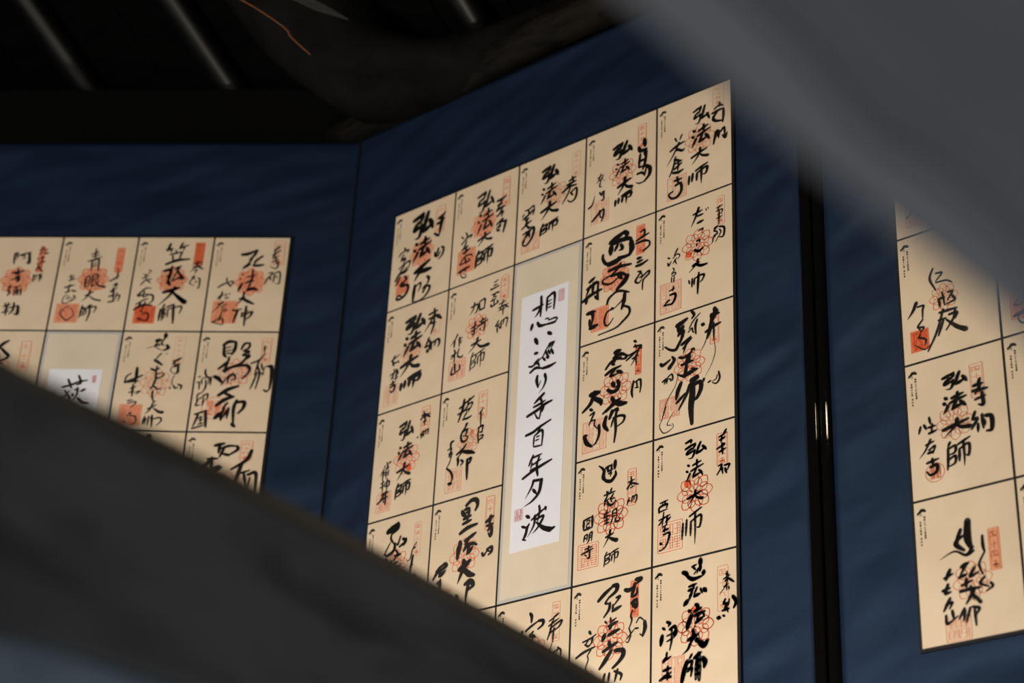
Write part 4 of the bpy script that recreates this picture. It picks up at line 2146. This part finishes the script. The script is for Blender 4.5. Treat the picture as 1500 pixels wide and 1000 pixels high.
# the titles in the middle of each panel: silk mount, grey border, white strip
def title(F, label, key, wp, extra):
    root = obj('title_mount', None, label=label, cat='calligraphy title', group='mounted titles in the middle of the panels')
    root.matrix_world = F @ Matrix.Translation((2.5 * SW, -.0098, -2.5 * SH))
    w, h = SW - GAP, 3 * SH - GAP; bw = .0065
    b = MB(); b.box((-w / 2, -.0002, -h / 2), (w / 2, .0010, h / 2)); obj('grey_border', b.build('grey_border', M_GREY), root)
    b = MB(); b.box((-w / 2 + bw, -.0008, -h / 2 + bw), (w / 2 - bw, -.0002, h / 2 - bw)); obj('silk_mount', b.build('silk_mount', M_SILK), root)
    u0, v0, u1, v1 = wp; ox, oy = 90, 1.5 * SH * 1000
    b = MB(); b.box(((u0 - ox) / 1000, -.0014, (oy - v1) / 1000), ((u1 - ox) / 1000, -.0008, (oy - v0) / 1000)); wpo = obj('white_paper', b.build('white_paper', M_WHITE), root)
    ink = Flat(ox, oy, -.0020)
    for _ in parse([ink], None, None, SHEETS[key], key): pass
    obj('brush_writing', ink.build('brush_writing', M_INK), root)
    rnd = random.Random(key)
    for cu, cv, sw_, sh_, m, rr in extra:
        fl = Flat(ox, oy, -.0018); fl.line(rrect(cu, cv, sw_, sh_, rr), .7, True); seal_script(fl, cu - sw_ * .42, cv - sh_ * .45, cu + sw_ * .42, cv + sh_ * .45, 1 if sh_ > sw_ * 1.3 else 2, 2, .9, rnd)
        obj('small_red_seal', fl.build('small_red_seal', m), root)
    return root
title(F_MID, 'tall white strip with one column of large black characters on beige silk, central panel', 'M21c', (27, 90, 148, 659), [(130, 116, 15, 29, M_CRIM, 5), (46, 583, 20, 24, M_CRIM, 2)])
title(F_LEFT, 'white title paper with one large black character, half behind the grey timber', 'L21c', (26, 100, 148, 659), [(132, 125, 8, 18, M_CRIM, 2)])
title(F_RIGHT, 'mounted white title in the right panel, beyond the right edge of the photo', 'M21c', (27, 90, 148, 659), [(130, 116, 15, 29, M_CRIM, 5)])

# ------------------------------------------------------------------ foreground timbers (close to the viewer, out of focus)
def swept(name, path, face, depth, m, seg=8, ch=.006):
    """a board following path (its upper front edge); face = vector across the visible face, depth = vector away from the viewer"""
    pts = [Vector(p) for p in catmull([tuple(p) for p in path], seg)]; rings = []
    for p, fc in zip(pts, [face(i / (len(pts) - 1)) if callable(face) else Vector(face) for i in range(len(pts))]):
        d = Vector(depth); fn = fc.normalized(); dn = d.normalized()
        rings.append([p + fn * ch, p + dn * ch, p + d - dn * ch, p + d + fn * ch, p + fc + d - fn * ch, p + fc + d - dn * ch, p + fc + dn * ch, p + fc - fn * ch])
    o0 = sum((r[0] for r in rings), Vector()) / len(rings)
    ax = (pts[-1] - pts[0]).normalized(); az = -(Vector(face(0.5)) if callable(face) else Vector(face)).normalized(); ay = az.cross(ax).normalized(); az = ax.cross(ay)
    MW = Matrix((( ax.x, ay.x, az.x, o0.x), (ax.y, ay.y, az.y, o0.y), (ax.z, ay.z, az.z, o0.z), (0, 0, 0, 1))); inv = MW.inverted()
    v, f = loft([[inv @ q for q in r] for r in rings]); return mesh(name, v, f, m), MW
low = [(-.62, .52, 2.0), (-.3838, .8696, 2.0938), (-.3183, 1.0406, 2.1361), (-.2591, 1.175, 2.162), (-.1886, 1.3324, 2.1876), (-.0788, 1.5463, 2.2145), (.0945, 1.8247, 2.2284), (.3008, 2.1151, 2.2207), (.62, 2.5, 2.19)]
d, mw = swept('grey_timber', low, (.009, .079, -.143), (.01, .07, .035), M_BEAM)
obj('grey_timber', d, label='broad dark grey timber with faint knots slanting across the lower left, out of focus', cat='beam', mw=mw)
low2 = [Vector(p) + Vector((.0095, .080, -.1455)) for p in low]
d, mw = swept('painted_daylit_edge', low2, (.004, .03, -.10), (.012, .07, .028), M_DAYLIT)
obj('painted_daylit_edge', d, label='lower edge of the dark grey timber with bluish daylight painted in, bottom left corner', cat='beam', mw=mw)
# upper right timber: a narrow side face along the silhouette and a wide under face beyond the arris
A = [Vector(p) for p in ((-.0209, .4964, 2.0652), (.0417, .512, 2.0167), (.0952, .5171, 1.9663), (.1636, .5181, 1.9029), (.2244, .5257, 1.8482), (.42, .53, 1.66))]
B = [Vector(p) for p in ((.0146, .4908, 2.0753), (.0839, .4982, 2.0003 + .004), (.112, .5005, 1.968), (.1433, .5014, 1.933 + .008), (.224, .5215, 1.8556 + .01), (.44, .53, 1.675))]
v = []; n = 8
Ac = [Vector(p) for p in catmull([tuple(p) for p in A], 6)]; Bc = [Vector(p) for p in catmull([tuple(p) for p in B], 6)]
rings = []
for a, b in zip(Ac, Bc):
    wv = Vector((.17, -.012, .155)); vd = (a - Vector((0, 0, 1.6))).normalized(); back = vd * .10 + Vector((.05, 0, .04)); e = (b - a).normalized() * .003
    wn = wv.normalized(); rings.append([a + e, b - e, b + wn * .002 + vd * .010, b + wn * .009 + vd * .010, b + wn * .011, b + wv, b + wv + back, a + back * 1.1, a + Vector((0, .004, .001))])
o0 = Ac[len(Ac) // 2]; ax = (Ac[-1] - Ac[0]).normalized(); az = Vector((.6, 0, .8)); ay = az.cross(ax).normalized(); az = ax.cross(ay)
MW = Matrix(((ax.x, ay.x, az.x, o0.x), (ax.y, ay.y, az.y, o0.y), (ax.z, ay.z, az.z, o0.z), (0, 0, 0, 1))); inv = MW.inverted()
vv, ff = loft([[inv @ q for q in r] for r in rings])
obj('near_timber', mesh('near_timber', vv, ff, M_BEAM2), label='smooth grey timber blurred across the top right corner', cat='beam', mw=MW)

# ------------------------------------------------------------------ small things under the roof
def tube(name, path, r, m, label, cat):
    obj(name, log_mesh(name, path, [r] * len(path), m, 5, .1, 8), label=label, cat=cat)
tube('orange_cord', [(-.661, 3.311, 4.288), (-.606, 3.324, 4.264), (-.547, 3.342, 4.232), (-.535, 3.352, 4.22), (-.52, 3.36, 4.208), (-.486, 3.369, 4.182)], .0011, M_CORD, 'thin orange cord glinting on the bent log under the roof', 'cord')
st = mesh('paper_strip', [(-.560, 3.304, 4.30), (-.520, 3.304, 4.302), (-.462, 3.316, 4.284), (-.406, 3.329, 4.257), (-.478, 3.318, 4.270), (-.560, 3.309, 4.30), (-.520, 3.309, 4.302), (-.462, 3.321, 4.284), (-.406, 3.334, 4.257), (-.478, 3.323, 4.270)],
          [(0, 1, 2, 4), (4, 2, 3), (5, 9, 7, 6), (9, 8, 7), (0, 5, 6, 1), (1, 6, 7, 2), (2, 7, 8, 3), (3, 8, 9, 4), (4, 9, 5, 0)], M_TAPE)
obj('paper_strip', st, label='dull grey tapering strip of torn paper stuck on the bent log at the top', cat='paper strip')
